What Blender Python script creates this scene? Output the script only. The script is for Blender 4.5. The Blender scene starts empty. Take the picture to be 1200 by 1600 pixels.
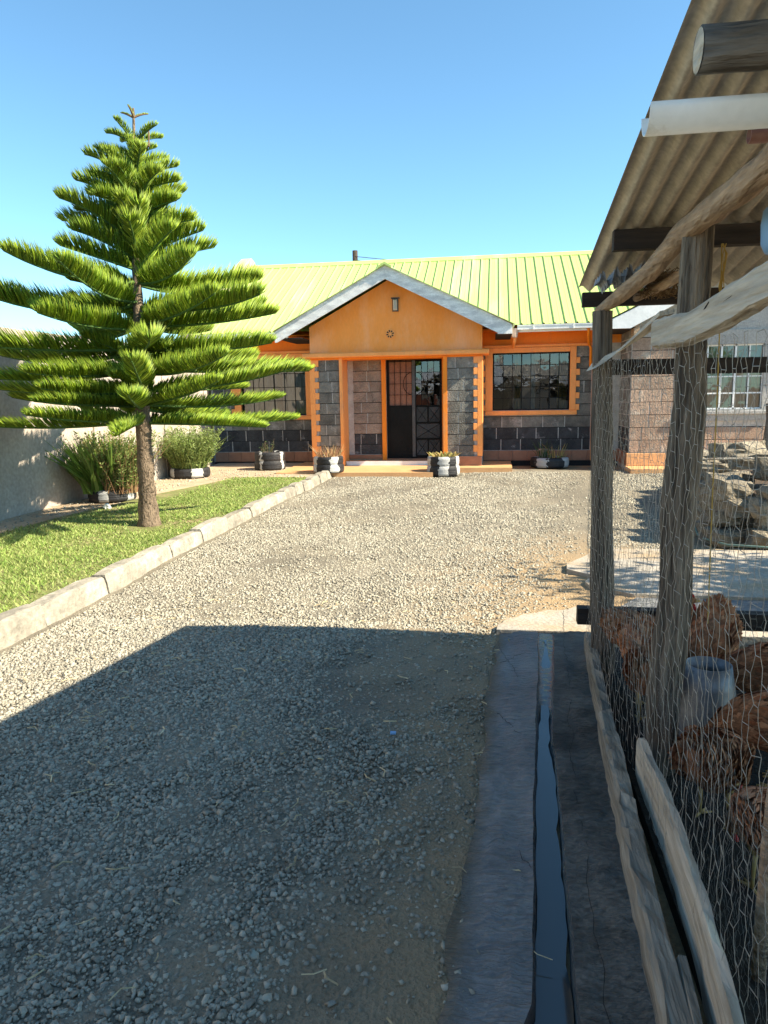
import bpy, math, random
import numpy as np
from mathutils import Vector, Matrix, Euler
random.seed(7); RNG = np.random.default_rng(11)
S = bpy.context.scene
COL = S.collection
rad = math.radians

# ---------------------------------------------------------------- camera
YAW, PITCH, ROLL, CAMH = rad(8.6), math.atan(183/1150), 0.018, 1.5
fw = Vector((-math.sin(YAW)*math.cos(PITCH), math.cos(YAW)*math.cos(PITCH), -math.sin(PITCH)))
r0 = Vector((math.cos(YAW), math.sin(YAW), 0)); u0 = r0.cross(fw)
rr = r0*math.cos(ROLL) - u0*math.sin(ROLL); uu = r0*math.sin(ROLL) + u0*math.cos(ROLL)
cd = bpy.data.cameras.new('camera'); cam = bpy.data.objects.new('camera', cd); COL.objects.link(cam)
m = Matrix((rr, uu, -fw)).transposed().to_4x4(); m.translation = (0, 0, CAMH); cam.matrix_world = m
cd.sensor_fit = 'VERTICAL'; cd.sensor_height = 36; cd.lens = 36*1150/1600; cd.clip_start = .05; cd.clip_end = 2000
S.camera = cam
# ---------------------------------------------------------------- world, sun, exposure
SUNV = Vector((2.45, -0.40, 2.02)).normalized()
W = bpy.data.worlds.new('World'); S.world = W; W.use_nodes = True
wn = W.node_tree; wn.nodes.clear()
sk = wn.nodes.new('ShaderNodeTexSky'); sk.sky_type = 'NISHITA'; sk.sun_disc = False
sk.sun_elevation = math.asin(SUNV.z); sk.sun_rotation = math.atan2(SUNV.x, SUNV.y)
sk.altitude = 1800; sk.air_density = 1.0; sk.dust_density = 0.6; sk.ozone_density = 1.6
bg = wn.nodes.new('ShaderNodeBackground'); bg.inputs[1].default_value = 0.108
wo = wn.nodes.new('ShaderNodeOutputWorld')
tn = wn.nodes.new('ShaderNodeMix'); tn.data_type = 'RGBA'; tn.blend_type = 'MULTIPLY'; tn.inputs[0].default_value = 1; tn.inputs[7].default_value = (.70, .95, .93, 1)
wn.links.new(sk.outputs[0], tn.inputs[6]); wn.links.new(tn.outputs[2], bg.inputs[0]); wn.links.new(bg.outputs[0], wo.inputs[0])
sd = bpy.data.lights.new('sun', 'SUN'); sd.energy = 5.0; sd.angle = rad(0.5); sd.color = (1, .89, .70)
sun = bpy.data.objects.new('sun', sd); COL.objects.link(sun)
sun.rotation_euler = SUNV.to_track_quat('Z', 'Y').to_euler()
S.view_settings.view_transform = 'Standard'; S.view_settings.look = 'None'
S.view_settings.exposure = 1.52; S.view_settings.gamma = 1.0; S.view_settings.use_curve_mapping = False
S.render.engine = 'CYCLES'
S.cycles.max_bounces = 7; S.cycles.diffuse_bounces = 4; S.cycles.transparent_max_bounces = 8
S.cycles.use_denoising = True

# ---------------------------------------------------------------- helpers
ORI = {}
def tag(o, label=None, cat=None, group=None, kind=None):
    if label: o['label'] = label
    if cat: o['category'] = cat
    if group: o['group'] = group
    if kind: o['kind'] = kind
    return o
def empty(name, loc=(0, 0, 0), label=None, cat=None, group=None, kind=None):
    o = bpy.data.objects.new(name, None); COL.objects.link(o); o.location = loc
    o.empty_display_size = .1; ORI[o] = Vector(loc)
    return tag(o, label, cat, group, kind)
def link(name, me, mats, parent=None):
    o = bpy.data.objects.new(name, me); COL.objects.link(o)
    for mt in (mats if isinstance(mats, (list, tuple)) else [mats]): me.materials.append(mt)
    if parent is not None: o.parent = parent
    ORI[o] = ORI.get(parent, Vector((0, 0, 0)))
    return o
class MB:
    def __init__(s): s.v = []; s.f = []; s.mi = []; s.cur = 0
    def add(s, vs, fs):
        b = len(s.v); s.v += [tuple(x) for x in vs]
        for f in fs: s.f.append(tuple(i + b for i in f)); s.mi.append(s.cur)
        return s
    def box(s, x0, x1, y0, y1, z0, z1):
        return s.add([(x0,y0,z0),(x1,y0,z0),(x1,y1,z0),(x0,y1,z0),(x0,y0,z1),(x1,y0,z1),(x1,y1,z1),(x0,y1,z1)],
                     [(0,3,2,1),(4,5,6,7),(0,1,5,4),(1,2,6,5),(2,3,7,6),(3,0,4,7)])
    def bbox(s, x0, x1, y0, y1, z0, z1, b=.006):
        # box with its front (-Y) edges bevelled
        vs = [(x0,y1,z0),(x1,y1,z0),(x1,y1,z1),(x0,y1,z1),(x0,y0+b,z0),(x1,y0+b,z0),(x1,y0+b,z1),(x0,y0+b,z1),
              (x0+b,y0,z0+b),(x1-b,y0,z0+b),(x1-b,y0,z1-b),(x0+b,y0,z1-b)]
        fs = [(0,3,2,1)] + [(i,(i+1)%4,4+(i+1)%4,4+i) for i in range(4)] + [(4+i,4+(i+1)%4,8+(i+1)%4,8+i) for i in range(4)] + [(8,9,10,11)]
        return s.add(vs, fs)
    def bar(s, a, b, w, h, up=(0, 0, 1)):
        a, b = Vector(a), Vector(b); d = (b-a).normalized(); u = Vector(up); sd_ = d.cross(u)
        if sd_.length < 1e-5: sd_ = d.cross(Vector((1, 0, 0)))
        sd_.normalize(); u = sd_.cross(d); vs = []
        for p in (a, b):
            for i, j in ((-1,-1),(1,-1),(1,1),(-1,1)): vs.append(p + sd_*(i*w/2) + u*(j*h/2))
        return s.add(vs, [(0,1,2,3),(7,6,5,4)] + [(i,4+i,4+(i+1)%4,(i+1)%4) for i in range(4)])
    def tube(s, pts, rs, n=8, cap=True, jit=0, rnd=None):
        pts = [Vector(p) for p in pts]
        if not isinstance(rs, (list, tuple)): rs = [rs]*len(pts)
        vs = []; ref = None
        for i, p in enumerate(pts):
            d = (pts[min(i+1, len(pts)-1)] - pts[max(i-1, 0)]).normalized()
            if ref is None:
                ref = Vector((0, 0, 1)) if abs(d.z) < .9 else Vector((1, 0, 0))
            a = d.cross(ref).normalized(); b = a.cross(d).normalized(); ref = b
            for k in range(n):
                t = 2*math.pi*k/n; r = rs[i]*(1 + (random.uniform(-jit, jit) if jit else 0))
                vs.append(p + a*math.cos(t)*r + b*math.sin(t)*r)
        fs = []
        for i in range(len(pts)-1):
            for k in range(n):
                fs.append((i*n+k, i*n+(k+1) % n, (i+1)*n+(k+1) % n, (i+1)*n+k))
        if cap: fs += [tuple(range(n-1, -1, -1)), tuple((len(pts)-1)*n+k for k in range(n))]
        return s.add(vs, fs)
    def lathe(s, prof, c=(0, 0, 0), n=24, cap=True):
        vs = []; c = Vector(c)
        for r, z in prof:
            for k in range(n):
                t = 2*math.pi*k/n; vs.append((c.x+r*math.cos(t), c.y+r*math.sin(t), c.z+z))
        fs = [(i*n+k, i*n+(k+1) % n, (i+1)*n+(k+1) % n, (i+1)*n+k) for i in range(len(prof)-1) for k in range(n)]
        if cap: fs += [tuple(range(n-1, -1, -1)), tuple((len(prof)-1)*n+k for k in range(n))]
        return s.add(vs, fs)
    def prism(s, poly, y0, y1):
        # polygon in XZ extruded along Y
        n = len(poly)
        vs = [(x, y0, z) for x, z in poly] + [(x, y1, z) for x, z in poly]
        return s.add(vs, [tuple(range(n)), tuple(range(2*n-1, n-1, -1))] + [(i, n+i, n+(i+1) % n, (i+1) % n) for i in range(n)])
    def build(s, name, mats, parent=None, smooth=False, label=None, cat=None, group=None, kind=None):
        me = bpy.data.meshes.new(name); o_ = ORI.get(parent, Vector((0, 0, 0)))
        me.from_pydata([(x-o_.x, y-o_.y, z-o_.z) for x, y, z in s.v], [], s.f)
        o = link(name, me, mats, parent)
        if any(s.mi): me.polygons.foreach_set('material_index', s.mi)
        if smooth: me.polygons.foreach_set('use_smooth', [True]*len(s.f))
        me.update()
        return tag(o, label, cat, group, kind)
def np_mesh(name, V, F, mats, parent=None, smooth=False, kind=None, label=None, cat=None):
    me = bpy.data.meshes.new(name); o_ = ORI.get(parent, Vector((0, 0, 0)))
    V = np.asarray(V, np.float32) - np.array(o_, np.float32); F = np.asarray(F, np.int32)
    k = F.shape[1]
    me.vertices.add(len(V)); me.vertices.foreach_set('co', V.ravel())
    me.loops.add(F.size); me.loops.foreach_set('vertex_index', F.ravel())
    me.polygons.add(len(F)); me.polygons.foreach_set('loop_start', np.arange(0, F.size, k, dtype=np.int32))
    me.polygons.foreach_set('loop_total', np.full(len(F), k, np.int32))
    if smooth: me.polygons.foreach_set('use_smooth', np.ones(len(F), bool))
    me.update(calc_edges=True); me.validate()
    return tag(link(name, me, mats, parent), label, cat, None, kind)
def copy_tree(o, parent=None):
    c = o.copy(); COL.objects.link(c); c.parent = parent
    for ch in list(o.children): copy_tree(ch, c)
    return c

# ---------------------------------------------------------------- materials
MAT = {}
def M(name, c, c2=None, scale=4, rough=.85, bump=.25, bscale=30, stretch=(1,1,1), rand=0., island=0., spec=.3, metal=0.,
      trans=0., fine=.25, detail=6, stain=None, stain_scale=1.5, stain_lo=.55, stain_hi=.68, island_c=None, bdist=.02):
    mt = bpy.data.materials.new(name); mt.use_nodes = True; nt = mt.node_tree; N = nt.nodes; L = nt.links
    p = N['Principled BSDF']
    c2 = c2 or tuple(x*.6 for x in c)
    tc = N.new('ShaderNodeTexCoord'); mp = N.new('ShaderNodeMapping'); mp.inputs['Scale'].default_value = stretch
    L.new(tc.outputs['Object'], mp.inputs[0]); vec = mp.outputs[0]
    if rand:
        oi = N.new('ShaderNodeObjectInfo'); ad = N.new('ShaderNodeVectorMath'); ad.operation = 'ADD'
        ml = N.new('ShaderNodeMath'); ml.operation = 'MULTIPLY'; ml.inputs[1].default_value = 37.
        L.new(oi.outputs['Random'], ml.inputs[0]); L.new(mp.outputs[0], ad.inputs[0]); L.new(ml.outputs[0], ad.inputs[1]); vec = ad.outputs[0]
    n1 = N.new('ShaderNodeTexNoise'); n1.inputs['Scale'].default_value = scale; n1.inputs['Detail'].default_value = detail
    n1.inputs['Roughness'].default_value = .62; L.new(vec, n1.inputs['Vector'])
    cr = N.new('ShaderNodeValToRGB'); cr.color_ramp.elements[0].position = .33; cr.color_ramp.elements[1].position = .67
    cr.color_ramp.elements[0].color = (*c2, 1); cr.color_ramp.elements[1].color = (*c, 1)
    L.new(n1.outputs[0], cr.inputs[0]); out = cr.outputs[0]
    if stain:
        n3 = N.new('ShaderNodeTexNoise'); n3.inputs['Scale'].default_value = stain_scale; n3.inputs['Detail'].default_value = 7
        n3.inputs['Roughness'].default_value = .7
        L.new(vec, n3.inputs['Vector']); r3 = N.new('ShaderNodeMapRange'); r3.inputs[1].default_value = stain_lo; r3.inputs[2].default_value = stain_hi
        L.new(n3.outputs[0], r3.inputs[0]); mx = N.new('ShaderNodeMix'); mx.data_type = 'RGBA'
        L.new(r3.outputs[0], mx.inputs[0]); L.new(out, mx.inputs[6]); mx.inputs[7].default_value = (*stain, 1); out = mx.outputs[2]
    def mulv(out, src, lo, hi):
        mr = N.new('ShaderNodeMapRange'); mr.inputs[3].default_value = lo; mr.inputs[4].default_value = hi; L.new(src, mr.inputs[0])
        hs = N.new('ShaderNodeHueSaturation'); L.new(mr.outputs[0], hs.inputs['Value']); L.new(out, hs.inputs['Color']); return hs.outputs[0]
    if island_c:
        ge = N.new('ShaderNodeNewGeometry'); mx = N.new('ShaderNodeMix'); mx.data_type = 'RGBA'
        L.new(ge.outputs['Random Per Island'], mx.inputs[0]); L.new(out, mx.inputs[6]); mx.inputs[7].default_value = (*island_c, 1); out = mx.outputs[2]
    if island:
        ge = N.new('ShaderNodeNewGeometry'); wn_ = N.new('ShaderNodeTexWhiteNoise'); wn_.noise_dimensions = '1D'
        L.new(ge.outputs['Random Per Island'], wn_.inputs['W']); out = mulv(out, wn_.outputs['Value'], 1-island, 1+island)
    if rand: out = mulv(out, oi.outputs['Random'], 1-rand, 1+rand)
    if fine:
        n2 = N.new('ShaderNodeTexNoise'); n2.inputs['Scale'].default_value = bscale; n2.inputs['Detail'].default_value = 4
        L.new(vec, n2.inputs['Vector']); out = mulv(out, n2.outputs[0], 1-fine*1.6, 1+fine*1.6)
        if bump:
            bp = N.new('ShaderNodeBump'); bp.inputs['Strength'].default_value = bump; bp.inputs['Distance'].default_value = bdist
            L.new(n2.outputs[0], bp.inputs['Height']); L.new(bp.outputs[0], p.inputs['Normal'])
    L.new(out, p.inputs['Base Color'])
    p.inputs['Roughness'].default_value = rough; p.inputs['Metallic'].default_value = metal; p.inputs['Specular IOR Level'].default_value = spec
    if trans:
        tr = N.new('ShaderNodeBsdfTranslucent'); ms = N.new('ShaderNodeMixShader'); ms.inputs[0].default_value = trans
        L.new(out, tr.inputs[0]); L.new(p.outputs[0], ms.inputs[1]); L.new(tr.outputs[0], ms.inputs[2])
        L.new(ms.outputs[0], N['Material Output'].inputs[0])
    MAT[name] = mt; return mt
def glass(name, tint=(.55, .6, .62), ior=2.15):
    mt = bpy.data.materials.new(name); mt.use_nodes = True; nt = mt.node_tree; N = nt.nodes; L = nt.links; N.clear()
    o = N.new('ShaderNodeOutputMaterial'); t = N.new('ShaderNodeBsdfTransparent'); t.inputs[0].default_value = (*tint, 1)
    g = N.new('ShaderNodeBsdfGlossy'); g.inputs['Roughness'].default_value = .015
    fr = N.new('ShaderNodeFresnel'); fr.inputs[0].default_value = ior; mx = N.new('ShaderNodeMixShader')
    tc = N.new('ShaderNodeTexCoord'); n = N.new('ShaderNodeTexNoise'); n.inputs['Scale'].default_value = 5; bp = N.new('ShaderNodeBump')
    bp.inputs['Strength'].default_value = .06; bp.inputs['Distance'].default_value = .02
    L.new(tc.outputs['Object'], n.inputs[0]); L.new(n.outputs[0], bp.inputs['Height']); L.new(bp.outputs[0], g.inputs['Normal'])
    L.new(fr.outputs[0], mx.inputs[0]); L.new(t.outputs[0], mx.inputs[1]); L.new(g.outputs[0], mx.inputs[2]); L.new(mx.outputs[0], o.inputs[0])
    return mt

M('gravel_soil', (.25, .217, .158), (.15, .132, .10), scale=1.3, bump=.9, bscale=70, fine=.4, bdist=.02)
def soil_mask():
    mt = MAT['gravel_soil']; N = mt.node_tree.nodes; L = mt.node_tree.links; p = N['Principled BSDF']; src = p.inputs['Base Color'].links[0].from_socket
    tc = N.new('ShaderNodeTexCoord'); sx = N.new('ShaderNodeSeparateXYZ'); L.new(tc.outputs['Object'], sx.inputs[0]); nz = N.new('ShaderNodeTexNoise'); nz.inputs['Scale'].default_value = 2.2; nz.inputs['Detail'].default_value = 8; L.new(tc.outputs['Object'], nz.inputs[0])
    a = N.new('ShaderNodeMath'); a.operation = 'MULTIPLY_ADD'; a.inputs[1].default_value = 1.1; L.new(nz.outputs[0], a.inputs[0]); L.new(sx.outputs[0], a.inputs[2])
    r1 = N.new('ShaderNodeMapRange'); r1.inputs[1].default_value = -.25; r1.inputs[2].default_value = 1.05; L.new(a.outputs[0], r1.inputs[0])
    r2 = N.new('ShaderNodeMapRange'); r2.inputs[1].default_value = 8.2; r2.inputs[2].default_value = 6.2; L.new(sx.outputs[1], r2.inputs[0])
    m_ = N.new('ShaderNodeMath'); m_.operation = 'MULTIPLY'; L.new(r1.outputs[0], m_.inputs[0]); L.new(r2.outputs[0], m_.inputs[1])
    mx = N.new('ShaderNodeMix'); mx.data_type = 'RGBA'; L.new(m_.outputs[0], mx.inputs[0]); L.new(src, mx.inputs[6]); mx.inputs[7].default_value = (.36, .25, .135, 1); L.new(mx.outputs[2], p.inputs['Base Color'])
soil_mask()
M('earth', (.40, .285, .16), (.27, .19, .105), scale=2, bump=.7, bscale=55, fine=.3, stain=(.2, .17, .12))
M('stone_chip', (.385, .35, .265), (.25, .23, .18), scale=2.2, bump=.3, bscale=60, island=.32, fine=.1, island_c=(.33, .305, .245), rough=.9)
M('lawn_soil', (.20, .21, .07), (.11, .12, .04), stain=(.30, .22, .13), stain_scale=1.6, scale=5, bump=.6, bscale=60)
M('grass', (.24, .37, .07), (.14, .26, .04), scale=2.2, island=.4, island_c=(.38, .40, .15), trans=.35, fine=0, rough=.6)
M('bare_dirt', (.46, .35, .235), (.32, .24, .155), scale=3, bump=.6, bscale=50)
M('kerb', (.36, .325, .26), (.22, .2, .16), scale=5, bump=.7, bscale=26, rand=.14, stain=(.17, .155, .125), stain_scale=3, stain_lo=.5)
M('concrete', (.27, .272, .265), (.165, .168, .17), stretch=(.55, 2.0, 1), scale=2.2, bump=1.0, bscale=34, bdist=.035, fine=.3, stain=(.12, .125, .13), stain_scale=1.1, stain_lo=.45, stain_hi=.62, rough=.42, spec=.5)
M('wet_concrete', (.085, .088, .09), (.05, .052, .055), scale=3, bump=.25, bscale=30, rough=.22, spec=.5)
M('muddy_concrete', (.19, .172, .145), (.10, .092, .08), stretch=(.6, 1.6, 1), scale=2.6, bump=1.0, bscale=40, bdist=.035, fine=.32, stain=(.05, .045, .038), stain_scale=1.6, stain_lo=.45, stain_hi=.62, rough=.7)
def edge_muck(name, k, w, col, soft=.5):
    mt = MAT[name]; N = mt.node_tree.nodes; L = mt.node_tree.links; p = N['Principled BSDF']; src = p.inputs['Base Color'].links[0].from_socket
    tc = N.new('ShaderNodeTexCoord'); sx = N.new('ShaderNodeSeparateXYZ'); L.new(tc.outputs['Object'], sx.inputs[0]); nz = N.new('ShaderNodeTexNoise'); nz.inputs['Scale'].default_value = 6; nz.inputs['Detail'].default_value = 9; nz.inputs['Roughness'].default_value = .7; L.new(tc.outputs['Object'], nz.inputs[0])
    a = N.new('ShaderNodeMath'); a.operation = 'MULTIPLY_ADD'; a.inputs[1].default_value = -.052; L.new(sx.outputs[1], a.inputs[0]); L.new(sx.outputs[0], a.inputs[2])
    b = N.new('ShaderNodeMath'); b.operation = 'MULTIPLY_ADD'; b.inputs[1].default_value = .16; L.new(nz.outputs[0], b.inputs[0]); L.new(a.outputs[0], b.inputs[2])
    r1 = N.new('ShaderNodeMapRange'); r1.inputs[1].default_value = k+w+.08; r1.inputs[2].default_value = k+.08; L.new(b.outputs[0], r1.inputs[0])
    mx = N.new('ShaderNodeMix'); mx.data_type = 'RGBA'; L.new(r1.outputs[0], mx.inputs[0]); L.new(src, mx.inputs[6]); mx.inputs[7].default_value = (*col, 1); L.new(mx.outputs[2], p.inputs['Base Color'])
    r3 = N.new('ShaderNodeMapRange'); r3.inputs[3].default_value = .36; r3.inputs[4].default_value = .9; L.new(r1.outputs[0], r3.inputs[0]); L.new(r3.outputs[0], p.inputs['Roughness'])
edge_muck('concrete', -.200, .075, (.17, .13, .085))
M('slab', (.40, .36, .30), (.29, .26, .215), scale=1.6, bump=.4, bscale=40, stain=(.36, .26, .15), stain_scale=1.3, stain_lo=.46, stain_hi=.66)
M('mortar', (.52, .49, .45), (.34, .32, .3), scale=6, bump=.4, bscale=60)
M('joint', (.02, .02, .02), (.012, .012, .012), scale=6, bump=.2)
M('block', (.215, .205, .18), (.10, .10, .092), scale=5, bump=.8, bscale=45, rand=.28, stain=(.36, .345, .32), stain_scale=2.6, stain_lo=.55, stain_hi=.68)
M('block_brown', (.33, .26, .205), (.20, .16, .13), scale=5, bump=.8, bscale=45, rand=.22, stain=(.06, .05, .045), stain_scale=3.4, stain_lo=.6, stain_hi=.7)
M('block_tar', (.06, .062, .066), (.026, .027, .03), scale=5, bump=.8, bscale=45, rand=.25, stain=(.3, .3, .3), stain_scale=4.2, stain_lo=.6, stain_hi=.7, rough=.6)
M('block_wing', (.44, .31, .225), (.30, .21, .16), scale=5, bump=.8, bscale=45, rand=.22, stain=(.42, .36, .3), stain_scale=2.5)
M('plaster_grey', (.40, .39, .37), (.31, .30, .285), scale=2, bump=.3, bscale=40)
M('orange', (.92, .27, .017), (.82, .225, .013), stretch=(1.6, 1, .5), scale=1.2, bump=.12, bscale=25, fine=.06, rough=.55, stain=(.60, .25, .08), stain_scale=.9)
M('orange_trim', (.95, .38, .115), (.86, .32, .085), stretch=(1.5, 1, .5), scale=2, bump=.12, bscale=25, fine=.07, rough=.55, stain=(.58, .27, .14), stain_scale=2.2, stain_lo=.56, stain_hi=.75)
M('gable', (.97, .35, .075), (.93, .31, .055), stretch=(1.6, 1, .6), scale=1.0, bump=.15, bscale=20, fine=.05, rough=.6, stain=(.95, .44, .22), stain_scale=.8, stain_lo=.42)
M('tile_plinth', (.36, .17, .10), (.27, .125, .075), scale=4, bump=.1, bscale=20, fine=.1, rough=.4, rand=.1)
M('terrace', (.66, .38, .18), (.55, .30, .14), scale=2, bump=.15, bscale=30, fine=.1, rough=.5)
M('roof_green', (.46, .585, .185), (.42, .545, .16), scale=1.0, bump=.03, bscale=10, fine=.06, rough=.42, spec=.4, stretch=(1, .1, .1), stain=(.52, .575, .27), stain_scale=1.6)
M('white_paint', (.82, .82, .81), (.68, .69, .685), scale=4, bump=.1, bscale=30, fine=.06, rough=.4)
M('barge', (.72, .72, .70), (.46, .465, .47), scale=3.5, stretch=(1, 1, 3), bump=.4, bscale=40, fine=.2, stain=(.84, .84, .82), stain_scale=4, stain_lo=.48)
M('door_steel', (.012, .012, .012), (.007, .007, .007), scale=3, bump=.1, rough=.5, spec=.12)
M('door_panel', (.04, .045, .05), (.025, .028, .032), scale=2.5, bump=.1, rough=.4, spec=.25, rand=.45)
M('mullion', (.10, .10, .10), (.07, .07, .07), scale=3, rough=.45)
M('door_backing', (.34, .16, .10), (.27, .12, .075), scale=3, bump=.1)
M('curtain', (.62, .60, .55), (.5, .48, .44), scale=6, bump=.1, rough=.9, stretch=(4, 1, .4))
M('curtain_ochre', (.34, .25, .07), (.24, .17, .05), scale=6, bump=.1, rough=.9, stretch=(4, 1, .4))
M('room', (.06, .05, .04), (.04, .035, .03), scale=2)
M('wall_plaster', (.46, .395, .33), (.33, .285, .24), scale=1.1, bump=.4, bscale=22, stain=(.34, .31, .28), stain_scale=.8, stain_lo=.5, stain_hi=.7)
M('coping', (.50, .385, .31), (.38, .30, .25), scale=2.5, bump=.5, bscale=30)
M('bark', (.23, .17, .115), (.09, .066, .045), scale=22, stretch=(1, 1, .45), bump=1.0, bscale=60, bdist=.03, detail=8)
M('twig', (.20, .13, .075), (.12, .08, .05), scale=10)
M('limb_green', (.07, .13, .025), (.04, .08, .018), scale=9)
M('needle', (.19, .32, .03), (.09, .19, .02), scale=2.0, island=.4, island_c=(.38, .48, .045), trans=.48, fine=0, rough=.5, spec=.35)
M('leaf_a', (.21, .35, .055), (.12, .23, .04), scale=5, island=.4, island_c=(.19, .27, .06), trans=.35, fine=0, rough=.55)
M('leaf_b', (.21, .30, .075), (.13, .20, .045), scale=5, island=.4, island_c=(.23, .27, .09), trans=.35, fine=0, rough=.55)
M('leaf_dry', (.42, .31, .14), (.28, .19, .085), scale=5, island=.35, island_c=(.32, .15, .09), trans=.2, fine=0)
M('leaf_succ', (.33, .35, .10), (.22, .26, .07), scale=5, island=.4, island_c=(.45, .30, .12), trans=.2, fine=0)
M('leaf_dark', (.05, .085, .03), (.03, .055, .02), scale=5, island=.45, island_c=(.09, .13, .05), trans=.25, fine=0)
M('pot_soil', (.10, .07, .045), (.05, .035, .025), scale=14, bump=.9, bscale=50)
M('post_wood', (.21, .17, .13), (.04, .034, .028), scale=38, stretch=(1, 1, .045), bump=1.0, bscale=75, bdist=.03, fine=.5, rand=.12)
M('post_wood_pale', (.27, .22, .165), (.045, .037, .03), scale=32, stretch=(1, 1, .05), bump=1.0, bscale=70, bdist=.04, fine=.5)
M('log_wood', (.46, .325, .21), (.22, .15, .095), scale=26, stretch=(1, .12, 1), bump=.9, bscale=60, fine=.35)
M('dark_wood', (.055, .042, .034), (.022, .018, .016), scale=14, stretch=(.1, 1, 1), bump=.7, bscale=34, fine=.3)
M('log_grey', (.20, .185, .165), (.06, .056, .052), scale=26, stretch=(.12, 1, 1), bump=1.0, bscale=50, fine=.4)
M('slab_pale', (.60, .53, .42), (.36, .305, .235), scale=26, stretch=(1, .07, 1), bump=.7, bscale=55, fine=.25, stain=(.25, .19, .13), stain_scale=3)
M('plank_grey', (.38, .335, .265), (.15, .135, .11), scale=24, stretch=(1, .07, 1), bump=1.0, bscale=50, fine=.35, stain=(.10, .085, .05), stain_scale=2.6, stain_lo=.48)
M('iron_under', (.54, .495, .41), (.40, .365, .30), scale=12, bump=.2, bscale=60, fine=.2, rough=.55, spec=.3, stain=(.28, .25, .20), stain_scale=2, stain_lo=.6)
M('galvanised', (.27, .285, .30), (.16, .175, .19), scale=7, bump=.15, bscale=30, fine=.2, rough=.5, metal=.5, stain=(.13, .12, .11), stain_scale=9, stain_lo=.55)
M('wire_dark', (.22, .205, .185), (.14, .13, .12), scale=20, fine=0, rough=.6)
M('wire', (.46, .42, .355), (.30, .275, .24), scale=20, fine=0, rough=.45, metal=.3)
M('pvc_white', (.84, .83, .80), (.70, .69, .65), stain=(.55, .5, .42), stain_scale=7, stain_lo=.58, stain_hi=.75, scale=5, bump=.05, fine=.05, rough=.3)
M('pvc_brown', (.27, .13, .10), (.19, .09, .07), scale=5, fine=.08, rough=.35)
M('rubber', (.02, .02, .021), (.012, .012, .013), scale=8, bump=.2, bscale=40, rough=.6)
M('straw', (.58, .48, .30), (.36, .28, .15), scale=20, island=.3, fine=0)
M('nest', (.22, .14, .065), (.12, .075, .04), scale=20, island=.4, fine=0)
M('egg_tray', (.36, .39, .43), (.22, .24, .27), scale=14, bump=.4, rough=.9)
M('twine', (.48, .33, .09), (.36, .24, .06), scale=30, fine=0)
M('blue_plastic', (.22, .42, .68), (.17, .34, .58), scale=3, fine=0, rough=.4)
M('hose', (.16, .24, .20), (.1, .16, .14), scale=10, fine=0, rough=.5)
M('rubble', (.29, .245, .175), (.135, .115, .085), scale=9, bump=1.0, bscale=40, rand=.25, fine=.35, stain=(.13, .125, .105), stain_scale=3)
M('hen', (.36, .115, .042), (.15, .05, .022), scale=12, bump=.6, bscale=55, fine=.35, island=.42, island_c=(.40, .20, .10))
M('hen_tail', (.40, .25, .16), (.14, .06, .035), scale=16, fine=.2, island=.3, trans=.15)
M('hen_pale', (.50, .30, .18), (.32, .14, .07), scale=18, fine=.3, island=.3)
M('comb', (.45, .03, .025), (.3, .02, .02), scale=20, rough=.5)
M('beak', (.50, .33, .12), (.38, .24, .08), scale=20, rough=.5)
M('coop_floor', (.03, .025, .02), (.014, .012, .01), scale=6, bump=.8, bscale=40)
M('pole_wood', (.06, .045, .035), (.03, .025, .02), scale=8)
M('neighbour_wall', (.50, .47, .42), (.38, .36, .32), scale=1)
M('iron_roof', (.60, .62, .64), (.46, .48, .5), scale=3, rough=.4, metal=.3)
M('brick_red', (.34, .13, .08), (.25, .09, .06), scale=3)
GLASS = glass('window_glass'); LENS = M('lens', (.68, .66, .60), (.55, .53, .48), scale=8, rough=.2, fine=0)
def water_mat():
    mt = bpy.data.materials.new('ditch_water'); mt.use_nodes = True; N = mt.node_tree.nodes; L = mt.node_tree.links; p = N['Principled BSDF']
    p.inputs['Base Color'].default_value = (.045, .05, .05, 1); p.inputs['Roughness'].default_value = .04; p.inputs['IOR'].default_value = 1.6
    tc = N.new('ShaderNodeTexCoord'); n = N.new('ShaderNodeTexNoise'); n.inputs['Scale'].default_value = 6; b = N.new('ShaderNodeBump'); b.inputs['Strength'].default_value = .05
    L.new(tc.outputs['Object'], n.inputs[0]); L.new(n.outputs[0], b.inputs['Height']); L.new(b.outputs[0], p.inputs['Normal']); return mt
WATER = water_mat()
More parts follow.
